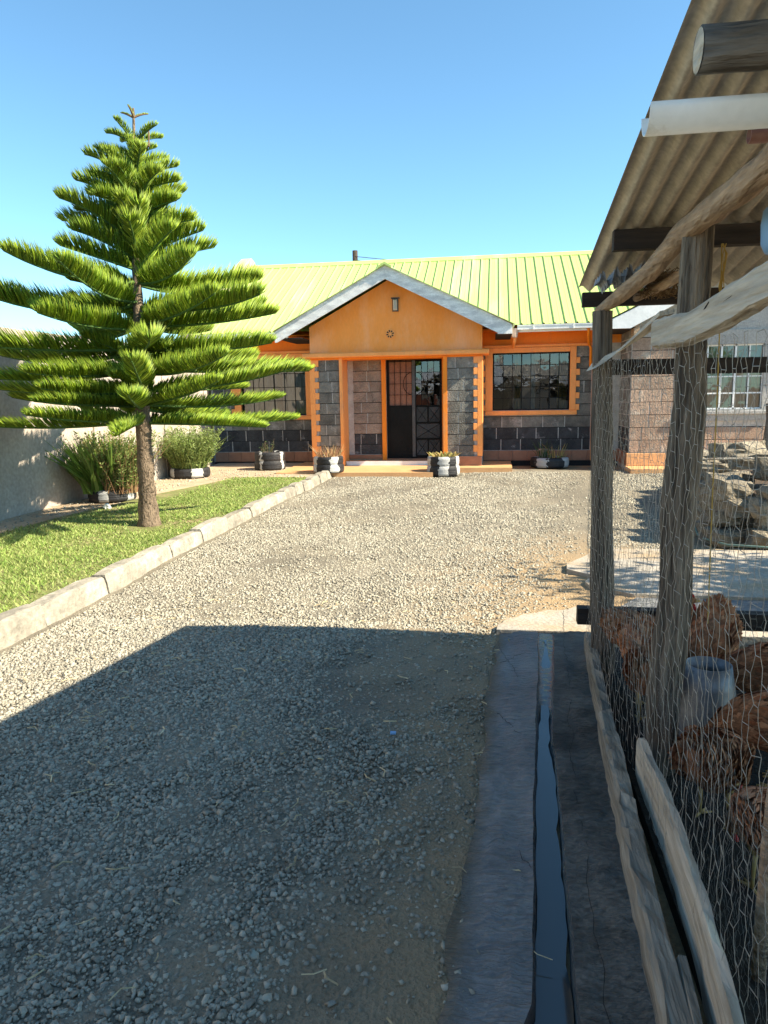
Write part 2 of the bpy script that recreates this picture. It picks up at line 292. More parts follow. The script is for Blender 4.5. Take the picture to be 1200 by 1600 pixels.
def tyre_mat(name, n, ph, duty, paint=(.40, .40, .385)):
    mt = M(name, (.028, .028, .03), (.014, .014, .016), scale=10, bump=.3, bscale=40, rough=.6)
    N = mt.node_tree.nodes; L = mt.node_tree.links; p = N['Principled BSDF']; src = p.inputs['Base Color'].links[0].from_socket
    tc = N.new('ShaderNodeTexCoord'); sx = N.new('ShaderNodeSeparateXYZ'); L.new(tc.outputs['Object'], sx.inputs[0])
    at = N.new('ShaderNodeMath'); at.operation = 'ARCTAN2'; L.new(sx.outputs[1], at.inputs[0]); L.new(sx.outputs[0], at.inputs[1])
    nz = N.new('ShaderNodeTexNoise'); nz.inputs['Scale'].default_value = 14; L.new(tc.outputs['Object'], nz.inputs[0])
    m1 = N.new('ShaderNodeMath'); m1.operation = 'MULTIPLY_ADD'; m1.inputs[1].default_value = n/(2*math.pi); m1.inputs[2].default_value = ph; L.new(at.outputs[0], m1.inputs[0])
    m2 = N.new('ShaderNodeMath'); m2.operation = 'MULTIPLY_ADD'; m2.inputs[1].default_value = .35; L.new(nz.outputs[0], m2.inputs[0]); L.new(m1.outputs[0], m2.inputs[2])
    fr = N.new('ShaderNodeMath'); fr.operation = 'FRACT'; L.new(m2.outputs[0], fr.inputs[0])
    gt = N.new('ShaderNodeMath'); gt.operation = 'LESS_THAN'; gt.inputs[1].default_value = duty; L.new(fr.outputs[0], gt.inputs[0])
    mx = N.new('ShaderNodeMix'); mx.data_type = 'RGBA'; L.new(gt.outputs[0], mx.inputs[0]); L.new(src, mx.inputs[6]); mx.inputs[7].default_value = (*paint, 1)
    L.new(mx.outputs[2], p.inputs['Base Color']); return mt

# ================================================================ GROUND
g = MB(); R = 400
# one sheet with a slot left open for the drain channel and coop apron (X .08..0.34 follows the drain further down)
g.add([(-R,-R,-.012),(R,-R,-.012),(R,R,-.012),(-R,R,-.012)], [(0,1,2,3)])
g.build('ground', MAT['earth'], kind='structure')
def sheet(name, pts, z, mat, kind='structure', sub=0):
    b = MB(); b.add([(x, y, z) for x, y in pts], [tuple(range(len(pts)))]); return b.build(name, mat, kind=kind)
# gravel drive as a gently uneven sheet
nx, ny = 66, 130
xs = np.linspace(-3.02, 3.6, nx); ys = np.linspace(-3, 14.6, ny)
XX, YY = np.meshgrid(xs, ys); ZZ = .012 + .010*np.sin(XX*2.1+YY*.9) + .009*np.sin(YY*1.7-XX*1.1) + RNG.normal(0, .003, XX.shape)
def drain_x(y, k):            # coop line: everything beside the coop drifts a little to the right with distance
    return k + .052*(y-1.6)
keep = []
idx = np.arange(nx*ny).reshape(ny, nx)
for j in range(ny-1):
    for i in range(nx-1):
        xc, yc = xs[i]+.05, ys[j]+.06
        if yc < 4.55 and xc > drain_x(yc, -.02): continue
        keep.append((idx[j,i], idx[j,i+1], idx[j+1,i+1], idx[j+1,i]))
np_mesh('gravel_drive', np.stack([XX, YY, ZZ], -1).reshape(-1, 3), keep, MAT['gravel_soil'], smooth=True, kind='structure')
def gz(x, y): return .012 + .010*np.sin(x*2.1+y*.9) + .009*np.sin(y*1.7-x*1.1)

# loose gravel: real little stones
def stones(n, x0, x1, y0, y1, rmin, rmax, dens):
    x = RNG.uniform(x0, x1, n); y = RNG.uniform(y0, y1, n)
    k = RNG.uniform(0, 1, n) < dens(x, y); x, y = x[k], y[k]
    r = rmin + (rmax-rmin)*RNG.beta(1.2, 4.2, len(x))
    return x, y, r
def patch(x, y):  # patches of bare soil between the stones
    return .5 + .5*np.sin(x*2.3+1.7*np.sin(y*.9))*np.sin(y*1.3+1.1*np.sin(x*1.9+.7))
def d_near(x, y):
    e = drain_x(y, -.03) - x                              # distance to the concrete
    return np.where(e < 0, 0, np.clip(.08 + (e-.02)/.75, .05, 1))*np.clip(1.1-1.0*np.clip((patch(x, y)-.58)/.2, 0, 1), .16, 1)*np.clip(1.1-.5*np.exp(-((x+2.05+.1*np.sin(y))/.17)**2)-.5*np.exp(-((x+.85+.1*np.sin(y+1))/.2)**2), .3, 1)
def d_mid(x, y):
    e = .55 + .13*(y-4.5) - x
    return np.where(e < 0, np.where(y > 7.1, 1, 0), np.clip(.05+(e-.05)/.9, 0.04, 1))*np.where((x > 1.9) & (y > 6.9) & (y < 11.4), 0, 1)*np.clip(1.1-.8*np.clip((patch(x, y)-.66)/.2, 0, 1)-.4*np.exp(-((x+2.05+.1*np.sin(y))/.17)**2)-.4*np.exp(-((x+.85+.1*np.sin(y+1))/.2)**2), .25, 1)
parts_ = [stones(5200, -5.9, -3.2, 7.5, 15.4, .006, .03, lambda x, y: np.where((x < -5.1) | (y > 12.3), .75, 0)*np.where((y > 13.2) & (x > -4.1), 0, 1)), stones(98000, -2.92, .05, .9, 4.6, .0032, .019, d_near), stones(52000, -2.92, 1.6, 4.5, 8, .0055, .018, d_mid), stones(54000, -2.92, 3.5, 8, 14.2, .0085, .020, d_mid)]
sx = np.concatenate([p[0] for p in parts_]); sy = np.concatenate([p[1] for p in parts_]); sr = np.concatenate([p[2] for p in parts_])
kk = ~((sx > -4.1) & (sx < -1.0) & (sy > 13.25)) & ~((sx < .4) & (sy > 14.1)); sx, sy, sr = sx[kk], sy[kk], sr[kk]
n = len(sx)
cube = np.array([(-1,-1,-1),(1,-1,-1),(1,1,-1),(-1,1,-1),(-1,-1,1),(1,-1,1),(1,1,1),(-1,1,1)], float)*.72
cf = np.array([(0,3,2,1),(4,5,6,7),(0,1,5,4),(1,2,6,5),(2,3,7,6),(3,0,4,7)])
V = cube[None] + RNG.uniform(-.38, .38, (n, 8, 3))
V[:, 4:, :2] *= RNG.uniform(.55, .95, (n, 1, 1))
V *= sr[:, None, None]*np.stack([RNG.uniform(.8, 1.35, n), RNG.uniform(.6, 1.05, n), RNG.uniform(.4, .8, n)], -1)[:, None, :]
a = RNG.uniform(0, 2*np.pi, n); t = RNG.normal(0, .3, n)
ct, st = np.cos(t)[:, None], np.sin(t)[:, None]
V[..., 1], V[..., 2] = V[..., 1]*ct - V[..., 2]*st, V[..., 1]*st + V[..., 2]*ct
ca, sa = np.cos(a)[:, None], np.sin(a)[:, None]
V[..., 0], V[..., 1] = V[..., 0]*ca - V[..., 1]*sa, V[..., 0]*sa + V[..., 1]*ca
V += np.stack([sx, sy, np.where(sx < -3.1, .073, gz(sx, sy)) + sr*.28], -1)[:, None, :]
np_mesh('gravel', V.reshape(-1, 3), (cf[None] + (np.arange(n)*8)[:, None, None]).reshape(-1, 4), MAT['stone_chip'],
        kind='stuff', label='loose crushed grey stones covering the drive', cat='gravel')
# straw and dry litter on the gravel
b = MB()
for i in range(230):
    x = random.uniform(-2.6, .1); y = random.uniform(1.4, 5.2); x = max(x, -2.6) + (0 if random.random() < .4 else random.uniform(0, .5)); x = min(x, .1)
    a_ = random.uniform(0, 6.28); l = random.uniform(.02, .075); z = float(gz(x, y)) + .016
    b.tube([(x, y, z), (x+.5*l*math.cos(a_), y+.5*l*math.sin(a_), z+.006), (x+l*math.cos(a_+.4), y+l*math.sin(a_+.4), z+.002)], random.uniform(.0014, .0036), n=4)
b.build('straw_litter', MAT['straw'], kind='stuff', label='dry straw bits scattered over the gravel', cat='straw')

# ---- drain: concrete aprons, channel and its water
def apron(name, edges_l, edges_r, zl, zr, mat, y0=-1.2, y1=4.45, n_=90, kind='structure'):
    ys_ = np.linspace(y0, y1, n_); m_ = 9; vs = []; fs = []
    for y in ys_:
        l, r_ = edges_l(y), edges_r(y)
        for i in range(m_):
            u = i/(m_-1); vs.append((l+(r_-l)*u, y, zl+(zr-zl)*u + (0 if i in (0, m_-1) else random.uniform(-.005, .005)+.004*math.sin(y*5+u*7))))
    for j in range(n_-1):
        for i in range(m_-1): fs.append((j*m_+i, j*m_+i+1, (j+1)*m_+i+1, (j+1)*m_+i))
    b = MB(); b.add(vs, fs); return b.build(name, mat, smooth=True, kind=kind)
wob = lambda y, s_, f: s_*(math.sin(y*f)+.6*math.sin(y*f*2.7+1)+.4*math.sin(y*f*6.1+2))
# X of the channel's two lips, from close to far
def lipL(y): return np.interp(y, [-1.2, 1.45, 1.6, 2.0, 3.0, 3.5, 4.4], [.02, .055, .10, .118, .178, .215, .27]) + wob(y, .0025, 7)
def lipR(y): return np.interp(y, [-1.2, 1.6, 2.2, 2.6, 3.0, 3.5, 4.4], [.19, .205, .234, .247, .252, .297, .362]) + wob(y, .003, 5)
conL = lambda y: drain_x(y, -.115) + wob(y, .012, 3.1) + wob(y, .006, 13.)
conR = lambda y: drain_x(y, .42)
apron('concrete_apron', conL, lipL, .030, .046, MAT['concrete'])
apron('concrete_apron', lipR, conR, .044, .055, MAT['muddy_concrete'])
b = MB()  # channel walls and bed
ys_ = np.linspace(-1.2, 4.45, 100); rows = []
dep = lambda y: float(np.interp(y, [-1.2, 2.6, 3.1, 3.5, 4.45], [-.06, -.05, 0.0, .028, .04]))
for y in ys_:
    l, r_ = lipL(y), lipR(y); d = dep(y)
    rows.append([(l, y, .046), (l+.006, y, .040), (l+.014, y, d), (r_-.012, y, d), (r_-.005, y, .038), (r_, y, .044)])
vs = [p for r_ in rows for p in r_]; k = 6
b.add(vs, [(j*k+i, j*k+i+1, (j+1)*k+i+1, (j+1)*k+i) for j in range(len(rows)-1) for i in range(k-1)])
b.build('drain_channel', MAT['wet_concrete'], smooth=True, kind='structure')
b = MB(); yw = np.linspace(-1.2, 4.30, 90); vs = []
for y in yw:
    l, r_ = lipL(y), lipR(y); z = float(np.interp(y, [-1.2, 3.2, 4.3], [.010, .016, .0435]))
    if y > 3.0:
        t_ = min(1, (y-3.0)/.3); l += .012*t_; r_ -= .01*t_
    if y > 4.0: c_ = (l+r_)/2; s_ = max(.1, (4.3-y)/.3); l, r_ = c_+(l-c_)*s_, c_+(r_-c_)*s_
    vs += [(l+.008+abs(wob(y, .003, 9)), y, z), (r_-.008-abs(wob(y, .007, 6)), y, z)]
b.add(vs, [(2*j, 2*j+1, 2*j+3, 2*j+2) for j in range(len(yw)-1)])
b.build('ditch_water', WATER, smooth=True, kind='structure')
# cracks in the concrete, thin dark grooves as raised-nothing tubes set into the surface
b = MB()
def crack(p0, p1, w, n_=26, amp=.010):
    w *= .62
    p0, p1 = Vector(p0), Vector(p1); d = p1-p0; s_ = Vector((-d.y, d.x, 0)).normalized(); pts = []
    o_ = 0
    for i in range(n_+1):
        o_ += random.uniform(-amp, amp); pts.append(p0 + d*(i/n_) + s_*o_*.8)
    b.tube(pts, [w*random.uniform(.5, 1.2) for _ in pts], n=4)
for y in np.arange(1.3, 4.2, .9): crack((lipR(y)+.075, y, .0495), (lipR(y+.9)+.08, y+.9, .0495), .0016)
crack((.02, 3.25, .039), (.17, 2.95, .0445), .002); crack((-.02, 2.3, .036), (.12, 2.12, .045), .002); crack((.02, 4.3, .04), (.13, 3.7, .042), .0016)
crack((.03, 3.9, .041), (.2, 4.1, .045), .0015)
b.build('concrete_cracks', MAT['joint'], kind='stuff')
# lit concrete past the coop, and the slab beside it
def slab(name, pts, z, mat):
    b = MB(); n_ = len(pts); b.add([(x, y, z) for x, y in pts] + [(x, y, z-.06) for x, y in pts], [tuple(range(n_))] + [(i, n_+i, n_+(i+1) % n_, (i+1) % n_) for i in range(n_)])
    return b.build(name, mat, kind='structure')
slab('concrete_slab', [(.02,4.45),(3.6,4.45),(3.6,4.98),(.75,4.98),(.66,5.04),(.55,5.0),(.5,4.93),(.42,4.9),(.36,4.91),(.28,4.83),(.2,4.8),(.15,4.72),(.09,4.70),(.06,4.6),(.03,4.56)], .048, MAT['slab'])
slab('concrete_slab', [(.72,5.55),(1.0,5.35),(3.6,5.3),(3.6,6.95),(.95,6.95),(.80,6.6),(.62,6.3),(.60,6.1),(.78,5.9),(.70,5.7)], .05, MAT['slab'])
slab('concrete_slab', [(.80,4.984),(3.6,4.984),(3.6,5.296),(1.02,5.34)], .030, MAT['concrete'])

# ---- lawn
LZ = .085
sheet('lawn', [(-5.45,-2),(-3.12,-2),(-3.12,12.6),(-4.6,12.4),(-5.0,10.5),(-5.3,8.2)], LZ, MAT['lawn_soil'])
sheet('garden_soil', [(-6.0,-2),(-3.12,-2),(-3.12,13.3),(-4.1,13.3),(-4.1,15.6),(-6.0,15.6)], LZ-.012, MAT['bare_dirt'])
n = 95000
gx = RNG.uniform(-5.7, -3.1, n); gy = 1.6 + 11.2*RNG.beta(1.05, 1.25, n)
lim = -5.05 - .25*np.sin(gy*1.1) + .38*np.clip((gy-9.2)/2, 0, 2)
edge = np.clip((gx-lim)/.35+.3, 0, 1)
tr_ = np.hypot((gx+3.87)/.42, (gy-7.65)/.5)
bare = .5+.5*np.sin(gx*3.1+1.3*np.sin(gy*2.2))*np.sin(gy*1.9+1.7*np.sin(gx*2.7+1)); edge = edge*np.clip(1.35-1.1*np.clip((bare-.6)/.3, 0, 1), .2, 1)
k = (RNG.uniform(0, 1, n) < edge)*(RNG.uniform(0, 1, n) < np.clip(tr_-.35, .03, 1))*(gy < 12.55)
gx, gy = gx[k.astype(bool)], gy[k.astype(bool)]; n = len(gx)
h = RNG.uniform(.012, .036, n)*(1+.5*np.sin(gx*5)*np.sin(gy*3)); a = RNG.uniform(0, 2*np.pi, n); w = RNG.uniform(.003, .006, n)*(1+gy/10); ln = RNG.uniform(.3, 1.4, n)*h; la = RNG.uniform(0, 2*np.pi, n)
V = np.zeros((n, 3, 3)); V[:, 0] = np.stack([gx-np.cos(a)*w, gy-np.sin(a)*w, np.full(n, LZ)], -1); V[:, 1] = np.stack([gx+np.cos(a)*w, gy+np.sin(a)*w, np.full(n, LZ)], -1)
V[:, 2] = np.stack([gx+np.cos(la)*ln, gy+np.sin(la)*ln, LZ+h], -1)
np_mesh('grass', V.reshape(-1, 3), np.arange(n*3).reshape(-1, 3), MAT['grass'], kind='stuff', label='short bright lawn grass beside the kerb', cat='grass')
tag(MB().tube([(-5.05,8.9,LZ+.01),(-5.02,8.92,LZ+.05),(-4.97,8.9,LZ+.02)], [.03,.04,.02], n=6, jit=.4).build('litter_scrap', MAT['white_paint']), 'crumpled white scrap lying on the shaded lawn', 'litter')
tag(MB().box(-.445, -.42, 3.0, 3.02, .03, .037).build('plastic_scrap', MAT['blue_plastic']), 'tiny blue plastic scrap on the shaded gravel', 'litter')

# ---- kerb of dressed stones
kb = MB(); kb.box(-3.10, -3.02, -2, 13.2, -.01, .10); kerb = kb.build('kerb', MAT['mortar'], kind='structure')
y = -1.6
while y < 13.2:
    l = random.uniform(.45, .85); y2 = min(y+l, 13.3); t_ = random.uniform(-.012, .012); h_ = .155 + random.uniform(-.018, .018)
    b = MB(); n_ = 5; vs = []
    for i in range(n_):
        yy = y + .006 + (y2-y-.012)*i/(n_-1); e = .014 if i in (0, n_-1) else 0
        j = lambda s_=.007: random.uniform(-s_, s_)
        vs += [(-2.975+t_+j()-e*.5, yy, -.02), (-2.985+t_+j()-e, yy, h_*.55), (-3.0+t_+j()-e, yy, h_-.015-e+j(.004)), (-3.02+t_+j(), yy, h_-e+j(.004)), (-3.12+t_+j(), yy, h_-e+j(.004)), (-3.145+t_, yy, h_-.02-e), (-3.15+t_, yy, -.02)]
    fs = [(i*7+k_, (i+1)*7+k_, (i+1)*7+k_+1, i*7+k_+1) for i in range(n_-1) for k_ in range(6)] + [tuple(range(7)), tuple(range((n_-1)*7+6, (n_-1)*7-1, -1))]
    b.add(vs, fs); b.build('kerb_stone', MAT['kerb'], kerb); y = y2

# ================================================================ HOUSE
HY, PY, DY = 15.6, 14.6, 15.1           # main wall, porch pillars, door wall (front faces)
house = empty('bungalow', (-2, 15.6, 0), 'long stone bungalow with orange porch gable and lime green ribbed roof', 'house')
def walls(b, x0, x1, z0, z1, y, t_, ops):
    xs_ = sorted({x0, x1} | {v for o in ops for v in o[:2]}); zs_ = sorted({z0, z1} | {v for o in ops for v in o[2:]})
    for i in range(len(xs_)-1):
        for j in range(len(zs_)-1):
            xc, zc = (xs_[i]+xs_[i+1])/2, (zs_[j]+zs_[j+1])/2
            if any(o[0] < xc < o[1] and o[2] < zc < o[3] for o in ops): continue
            b.box(xs_[i], xs_[i+1], y, y+t_, zs_[j], zs_[j+1])
WIN_R = (-.04, 1.51, 1.135, 2.30); WIN_L = (-5.45, -4.0, 1.10, 2.30)
b = MB(); walls(b, -6.15, 2.5, 0, 2.45, HY, .2, [WIN_R, WIN_L, (-3.6, -.3, 0, 2.45)])
b.box(-6.15, -5.95, HY+.2, 22.4, 0, 2.75); b.box(2.3, 2.5, HY+.2, 22.4, 0, 2.75); b.box(-6.15, 2.5, 22.4, 22.6, 0, 2.75)
mw = b.build('main_wall', MAT['mortar'], house)
b = MB(); b.box(-6.15, 2.5, HY-.006, HY+.2, 2.452, 2.95); b.build('upper_wall', MAT['orange'], house)
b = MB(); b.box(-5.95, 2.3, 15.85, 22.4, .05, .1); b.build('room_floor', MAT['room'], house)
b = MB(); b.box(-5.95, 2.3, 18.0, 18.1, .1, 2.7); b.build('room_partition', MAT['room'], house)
CZ, CH = .31, .2345
BLK = {}
def course(parent, x0, x1, z, h_, y, mat, depth=.006, lens=(.38, .46), ops=(), seed=0, flip=None):
    rnd = random.Random(seed); x = x0; 
    spans = [(x0, x1)]
    for o in ops:
        if o[2] < z+h_/2 < o[3]:
            spans = [p for s_ in spans for p in ((s_[0], min(s_[1], o[0])), (max(s_[0], o[1]), s_[1])) if p[1]-p[0] > .04]
    for s0, s1 in spans:
        x = s0; first = True
        while x < s1-.001:
            l = rnd.uniform(*lens)*(rnd.uniform(.35, 1) if first else 1); first = False
            e = min(x+l, s1)
            if s1-e < .1: e = s1
            bb = MB(); d = depth + rnd.uniform(-.001, .003)
            if flip is None: bb.bbox(x+.009, e-.009, y-d, y, z+.006, z+h_-.006, .003)
            else:  # on a wall facing -X / running in Y
                bb.bbox(x+.006, e-.006, -d, 0, z+.008, z+h_-.008); bb.v = [(flip + vy, vx, vz) for vx, vy, vz in bb.v]
                bb.f = [tuple(reversed(f)) for f in bb.f]
            bb.build('block', mat, parent); x = e
class JL:
    def __init__(s, p): s.p = p
    def box(s, *a): MB().box(*a).build('joint_line', MAT['joint'], s.p)
    def build(s, *a): pass
joints = JL(mw)
fr_ops = [(-.20, 1.63, 1.04, 2.45), (-5.6, -3.85, 1.0, 2.45)]
for i in range(9):
    z = CZ + i*CH
    for (xa, xb) in ((-6.1, -3.75), (-.24, 1.94)):
        course(mw, xa, xb, z, CH, HY, MAT['block_tar'] if i < 2 else MAT['block'], ops=fr_ops, seed=i*3+int(xa))
    if i: 
        for s0, s1 in ((-6.1, -3.75), (-.24, 1.94)):
            sp = [(s0, s1)]
            for o in fr_ops:
                if o[2] < z < o[3]: sp = [p for q in sp for p in ((q[0], min(q[1], o[0])), (max(q[0], o[1]), q[1])) if p[1]-p[0] > .03]
            for p in sp: joints.box(p[0], p[1], HY-.003, HY, z-.0058, z+.0058)
joints.build('joint_line', MAT['joint'], mw)
# plinth tiles
for xa, xb in ((-6.1, -3.72), (-.22, 2.49)):
    x = xa
    while x < xb-.01:
        e = min(x+.3, xb); MB().bbox(x+.002, e-.002, HY-.036, HY, .10, CZ-.004, .004).build('plinth_tile', MAT['tile_plinth'], mw); x = e
MB().box(-6.12, 2.49, HY-.05, HY-.003, -.01, .097).build('foundation', MAT['joint'], house)
# string course ledge over the windows
for xa, xb in ((-6.15, -3.63), (-.24, 2.03)):
    MB().bbox(xa, xb, HY-.075, HY-.008, 2.405, 2.46, .012).build('string_course', MAT['orange_trim'], house)
MB().box(1.945, 2.03, HY-.055, HY, .1, 2.402).build('corner_trim', MAT['orange_trim'], house)

def window(name, op, y, cols, rows, parent, side_teeth=(True, True), slab_z=None):
    x0, x1, z0, z1 = op
    w_ = MB(); fo = .15
    w_.bbox(x0-fo, x0, y-.055, y+.1, z0-.005, z1+.10); w_.bbox(x1, x1+fo-.03, y-.055, y+.1, z0-.005, z1+.10); w_.bbox(x0+.001, x1-.001, y-.055, y+.1, z1+.002, z1+.10)
    w_.bbox(x0-fo-.005, x1+fo, y-.07, y+.1, z0-.095, z0-.007)
    wd = w_.build('window', MAT['orange_trim'], parent)
    for i in range(0, 5):
        z = CZ + (3+i)*CH + (.0 if True else 0)
        if z > z1-.05: break
        for s_, on in ((-1, side_teeth[0]), (1, side_teeth[1])):
            if not on: continue
            xa = x0-fo-.075 if s_ < 0 else x1+fo-.032
            MB().bbox(xa, xa+.077, y-.05, y-.004, z+.115, z+CH).build('quoin', MAT['orange_trim'], wd)
    fr = MB()
    for xa, xb, za, zb in ((x0, x0+.025, z0, z1), (x1-.025, x1, z0, z1), (x0+.0255, x1-.0255, z0, z0+.025), (x0+.0255, x1-.0255, z1-.025, z1)): fr.box(xa, xb, y+.05, y+.085, za, zb)
    fr.build('frame', MAT['door_steel'], wd)
    cw = (x1-x0-.05)/cols; rh = (z1-z0-.05)/rows
    for i in range(1, cols):
        t_ = .011 if i % 3 == 0 else .006
        MB().box(x0+.025+i*cw-t_, x0+.025+i*cw+t_, y+.048 if i % 3 else y+.046, y+.075, z0+.0255, z1-.0255).build('glazing_bar', MAT['door_steel'], wd)
    for j in range(1, rows):
        MB().box(x0+.0255, x1-.0255, y+.051, y+.073, z0+.025+j*rh-.006, z0+.025+j*rh+.006).build('glazing_bar', MAT['door_steel'], wd)
    for i in range(cols):
        for j in range(rows):
            xa = x0+.025+i*cw; za = z0+.025+j*rh; tx, tz = random.gauss(0, .004), random.gauss(0, .004)
            hw, hh = cw/2-.003, rh/2-.003; xc, zc = xa+cw/2, za+rh/2
            bb = MB(); bb.add([(xc+i_*hw, y+.063+i_*hw*tx+j_*hh*tz, zc+j_*hh) for i_, j_ in ((-1,-1),(1,-1),(1,1),(-1,1))], [(0,1,2,3)])
            bb.build('pane', GLASS, wd)
    return wd
def curtain(x0, x1, z0, z1, y, mat, parent, folds):
    b = MB(); n_ = folds*8; vs = []
    for i in range(n_+1):
        x = x0+(x1-x0)*i/n_; yy = y+.025*math.sin(i/8*2*math.pi)+random.uniform(-.004, .004); vs += [(x, yy, z0), (x, yy, z1)]
    b.add(vs, [(2*i, 2*i+2, 2*i+3, 2*i+1) for i in range(n_)]); return b.build('curtain', mat, parent, smooth=True)
wr = window('window', WIN_R, HY, 8, 5, house); wl = window('window', WIN_L, HY, 6, 4, house)
curtain(-5.45, -4.75, .95, 2.4, HY+.3, MAT['curtain'], wl, 7); curtain(-4.6, -3.95, .95, 2.4, HY+.3, MAT['curtain'], wl, 6)
curtain(.42, .58, .95, 2.35, HY+.5, MAT['curtain_ochre'], wr, 2); curtain(.75, .84, .95, 2.35, HY+.5, MAT['curtain'], wr, 1); curtain(1.3, 1.5, .95, 2.35, HY+.5, MAT['curtain_ochre'], wr, 2)

# ---- porch
porch = empty('porch', (0, 0, 0)); porch.parent = house; porch.location = (0, 0, 0); ORI[porch] = ORI[house]
PLX, PRX = -3.64, -.24
porch_wall = MB()
porch_wall.box(PLX, -3.05, PY, HY+.2, 0, 2.235); porch_wall.box(-.93, PRX, PY, HY+.2, 0, 2.235)          # pillars, as deep as the porch
walls(porch_wall, -3.05, -.93, .1, 2.235, DY, .15, [(-2.19, -1.05, .1, 2.2349)])
pw = porch_wall.build('porch_wall', MAT['mortar'], house)
jb = JL(pw)
for i in range(9):
    z = CZ-.03 + i*.2135; h_ = .2135
    course(pw, PLX+.13, -3.055, z, h_, PY, MAT['block'], seed=50+i, lens=(.3, .42))
    course(pw, -.925, PRX-.14, z, h_, PY, MAT['block'], seed=70+i, lens=(.3, .42))
    course(pw, -2.88, -2.28, z, h_, DY, MAT['block_tar'] if i < 2 else MAT['block_brown'], seed=90+i, lens=(.3, .45))
    if i:
        jb.box(PLX+.13, -3.06, PY-.003, PY, z-.0058, z+.0058); jb.box(-.92, PRX-.14, PY-.003, PY, z-.0058, z+.0058); jb.box(-2.88, -2.28, DY-.003, DY, z-.0058, z+.0058)
    # toothed orange quoins on the outer edges
    if i < 9:
        MB().bbox(PLX-.012, PLX+.085, PY-.035, PY-.001, z, z+h_*.999, .004).build('quoin', MAT['orange_trim'], pw)
        MB().bbox(PLX+.0855, PLX+.165, PY-.034, PY-.001, z+h_*.42, z+h_, .004).build('quoin', MAT['orange_trim'], pw)
        MB().bbox(PRX-.085, PRX+.012, PY-.035, PY-.001, z, z+h_*.999, .004).build('quoin', MAT['orange_trim'], pw)
        MB().bbox(PRX-.165, PRX-.0855, PY-.034, PY-.001, z+h_*.42, z+h_, .004).build('quoin', MAT['orange_trim'], pw)
jb.build('joint_line', MAT['joint'], pw)
MB().box(-3.052, -2.99, PY-.04, DY-.001, .10, 2.233).build('pillar_trim', MAT['orange_trim'], pw)          # inner edge of the left pillar
MB().box(PRX-.001, PRX+.012, PY-.001, HY-.08, .3, 2.233).build('pillar_trim', MAT['orange_trim'], pw)
MB().box(-2.28, -2.192, DY-.06, DY+.1, .10, 2.232).build('door_jamb', MAT['orange'], pw)
MB().box(-1.048, -.932, DY-.06, DY+.1, .10, 2.232).build('door_jamb', MAT['orange'], pw)
MB().box(-.992, -.915, PY-.04, PY+.1, .10, 2.232).build('door_jamb', MAT['orange'], pw)
MB().box(-2.98, -2.285, DY-.035, DY-.001, .19, .277).build('plinth_tile', MAT['tile_plinth'], pw)
for xa, xb in ((PLX, -3.055), (-.91, PRX)): MB().box(xa+.002, xb-.002, PY-.04, PY-.001, .09, .277).build('plinth_tile', MAT['tile_plinth'], pw)
MB().bbox(PLX-.12, PRX+.13, PY-.16, DY+.15, 2.24, 2.335, .02).build('lintel_ledge', MAT['orange_trim'], house)
MB().box(PLX-.0, PRX+.0, PY-.02, DY+.1, 2.20, 2.2395).build('lintel_soffit', MAT['orange'], house)
AX, AZ = -2.03, 3.80; EL, ER, EZ = -4.17, .31, 2.66
SL = (AZ-EZ)/(ER-AX); SLL = (AZ-EZ)/(AX-EL)
b = MB(); b.prism([(PLX, 2.336), (PRX, 2.336), (PRX, AZ-.1-SL*(PRX-AX)), (AX, AZ-.1), (PLX, AZ-.1-SLL*(AX-PLX))], PY-.01, PY+.14); gb = b.build('gable_wall', MAT['gable'], house)
b = MB(); b.box(PLX, PLX+.15, PY+.141, HY-.01, 2.336, 2.9); b.box(PRX-.15, PRX, PY+.141, HY-.01, 2.336, 2.9); b.build('porch_side_wall', MAT['orange'], house)
# rosette vent
b = MB(); b.lathe([(.085, 0), (.092, .008), (.092, .016), (.08, .02)], n=24); b.v = [(-2.02+x, PY-.011-z, 2.67+y_) for x, y_, z in b.v]; ro = b.build('rosette_vent', MAT['orange_trim'], gb)
for i in range(8):
    t_ = i*math.pi/4+.2; b = MB(); b.add([(-2.02+math.cos(t_+da)*q, PY-.0335, 2.67+math.sin(t_+da)*q) for q, da in ((.028, 0), (.05, -.26), (.074, -.2), (.074, .2), (.05, .26))], [(0,1,2,3,4)]); b.build('vent_slot', MAT['joint'], ro)
# bulkhead lamp
b = MB(); b.bbox(-1.965, -1.85, PY-.06, PY-.012, 3.09, 3.33, .012); b.box(-1.985, -1.825, PY-.075, PY-.012, 3.331, 3.35); lp = b.build('wall_lamp', MAT['mullion'], gb)
MB().bbox(-1.945, -1.87, PY-.1, PY-.061, 3.11, 3.31, .02).build('lens', LENS, lp)
MB().box(-1.911, -1.904, PY-.106, PY-.1, 3.11, 3.31).build('guard_bar', MAT['mullion'], lp)
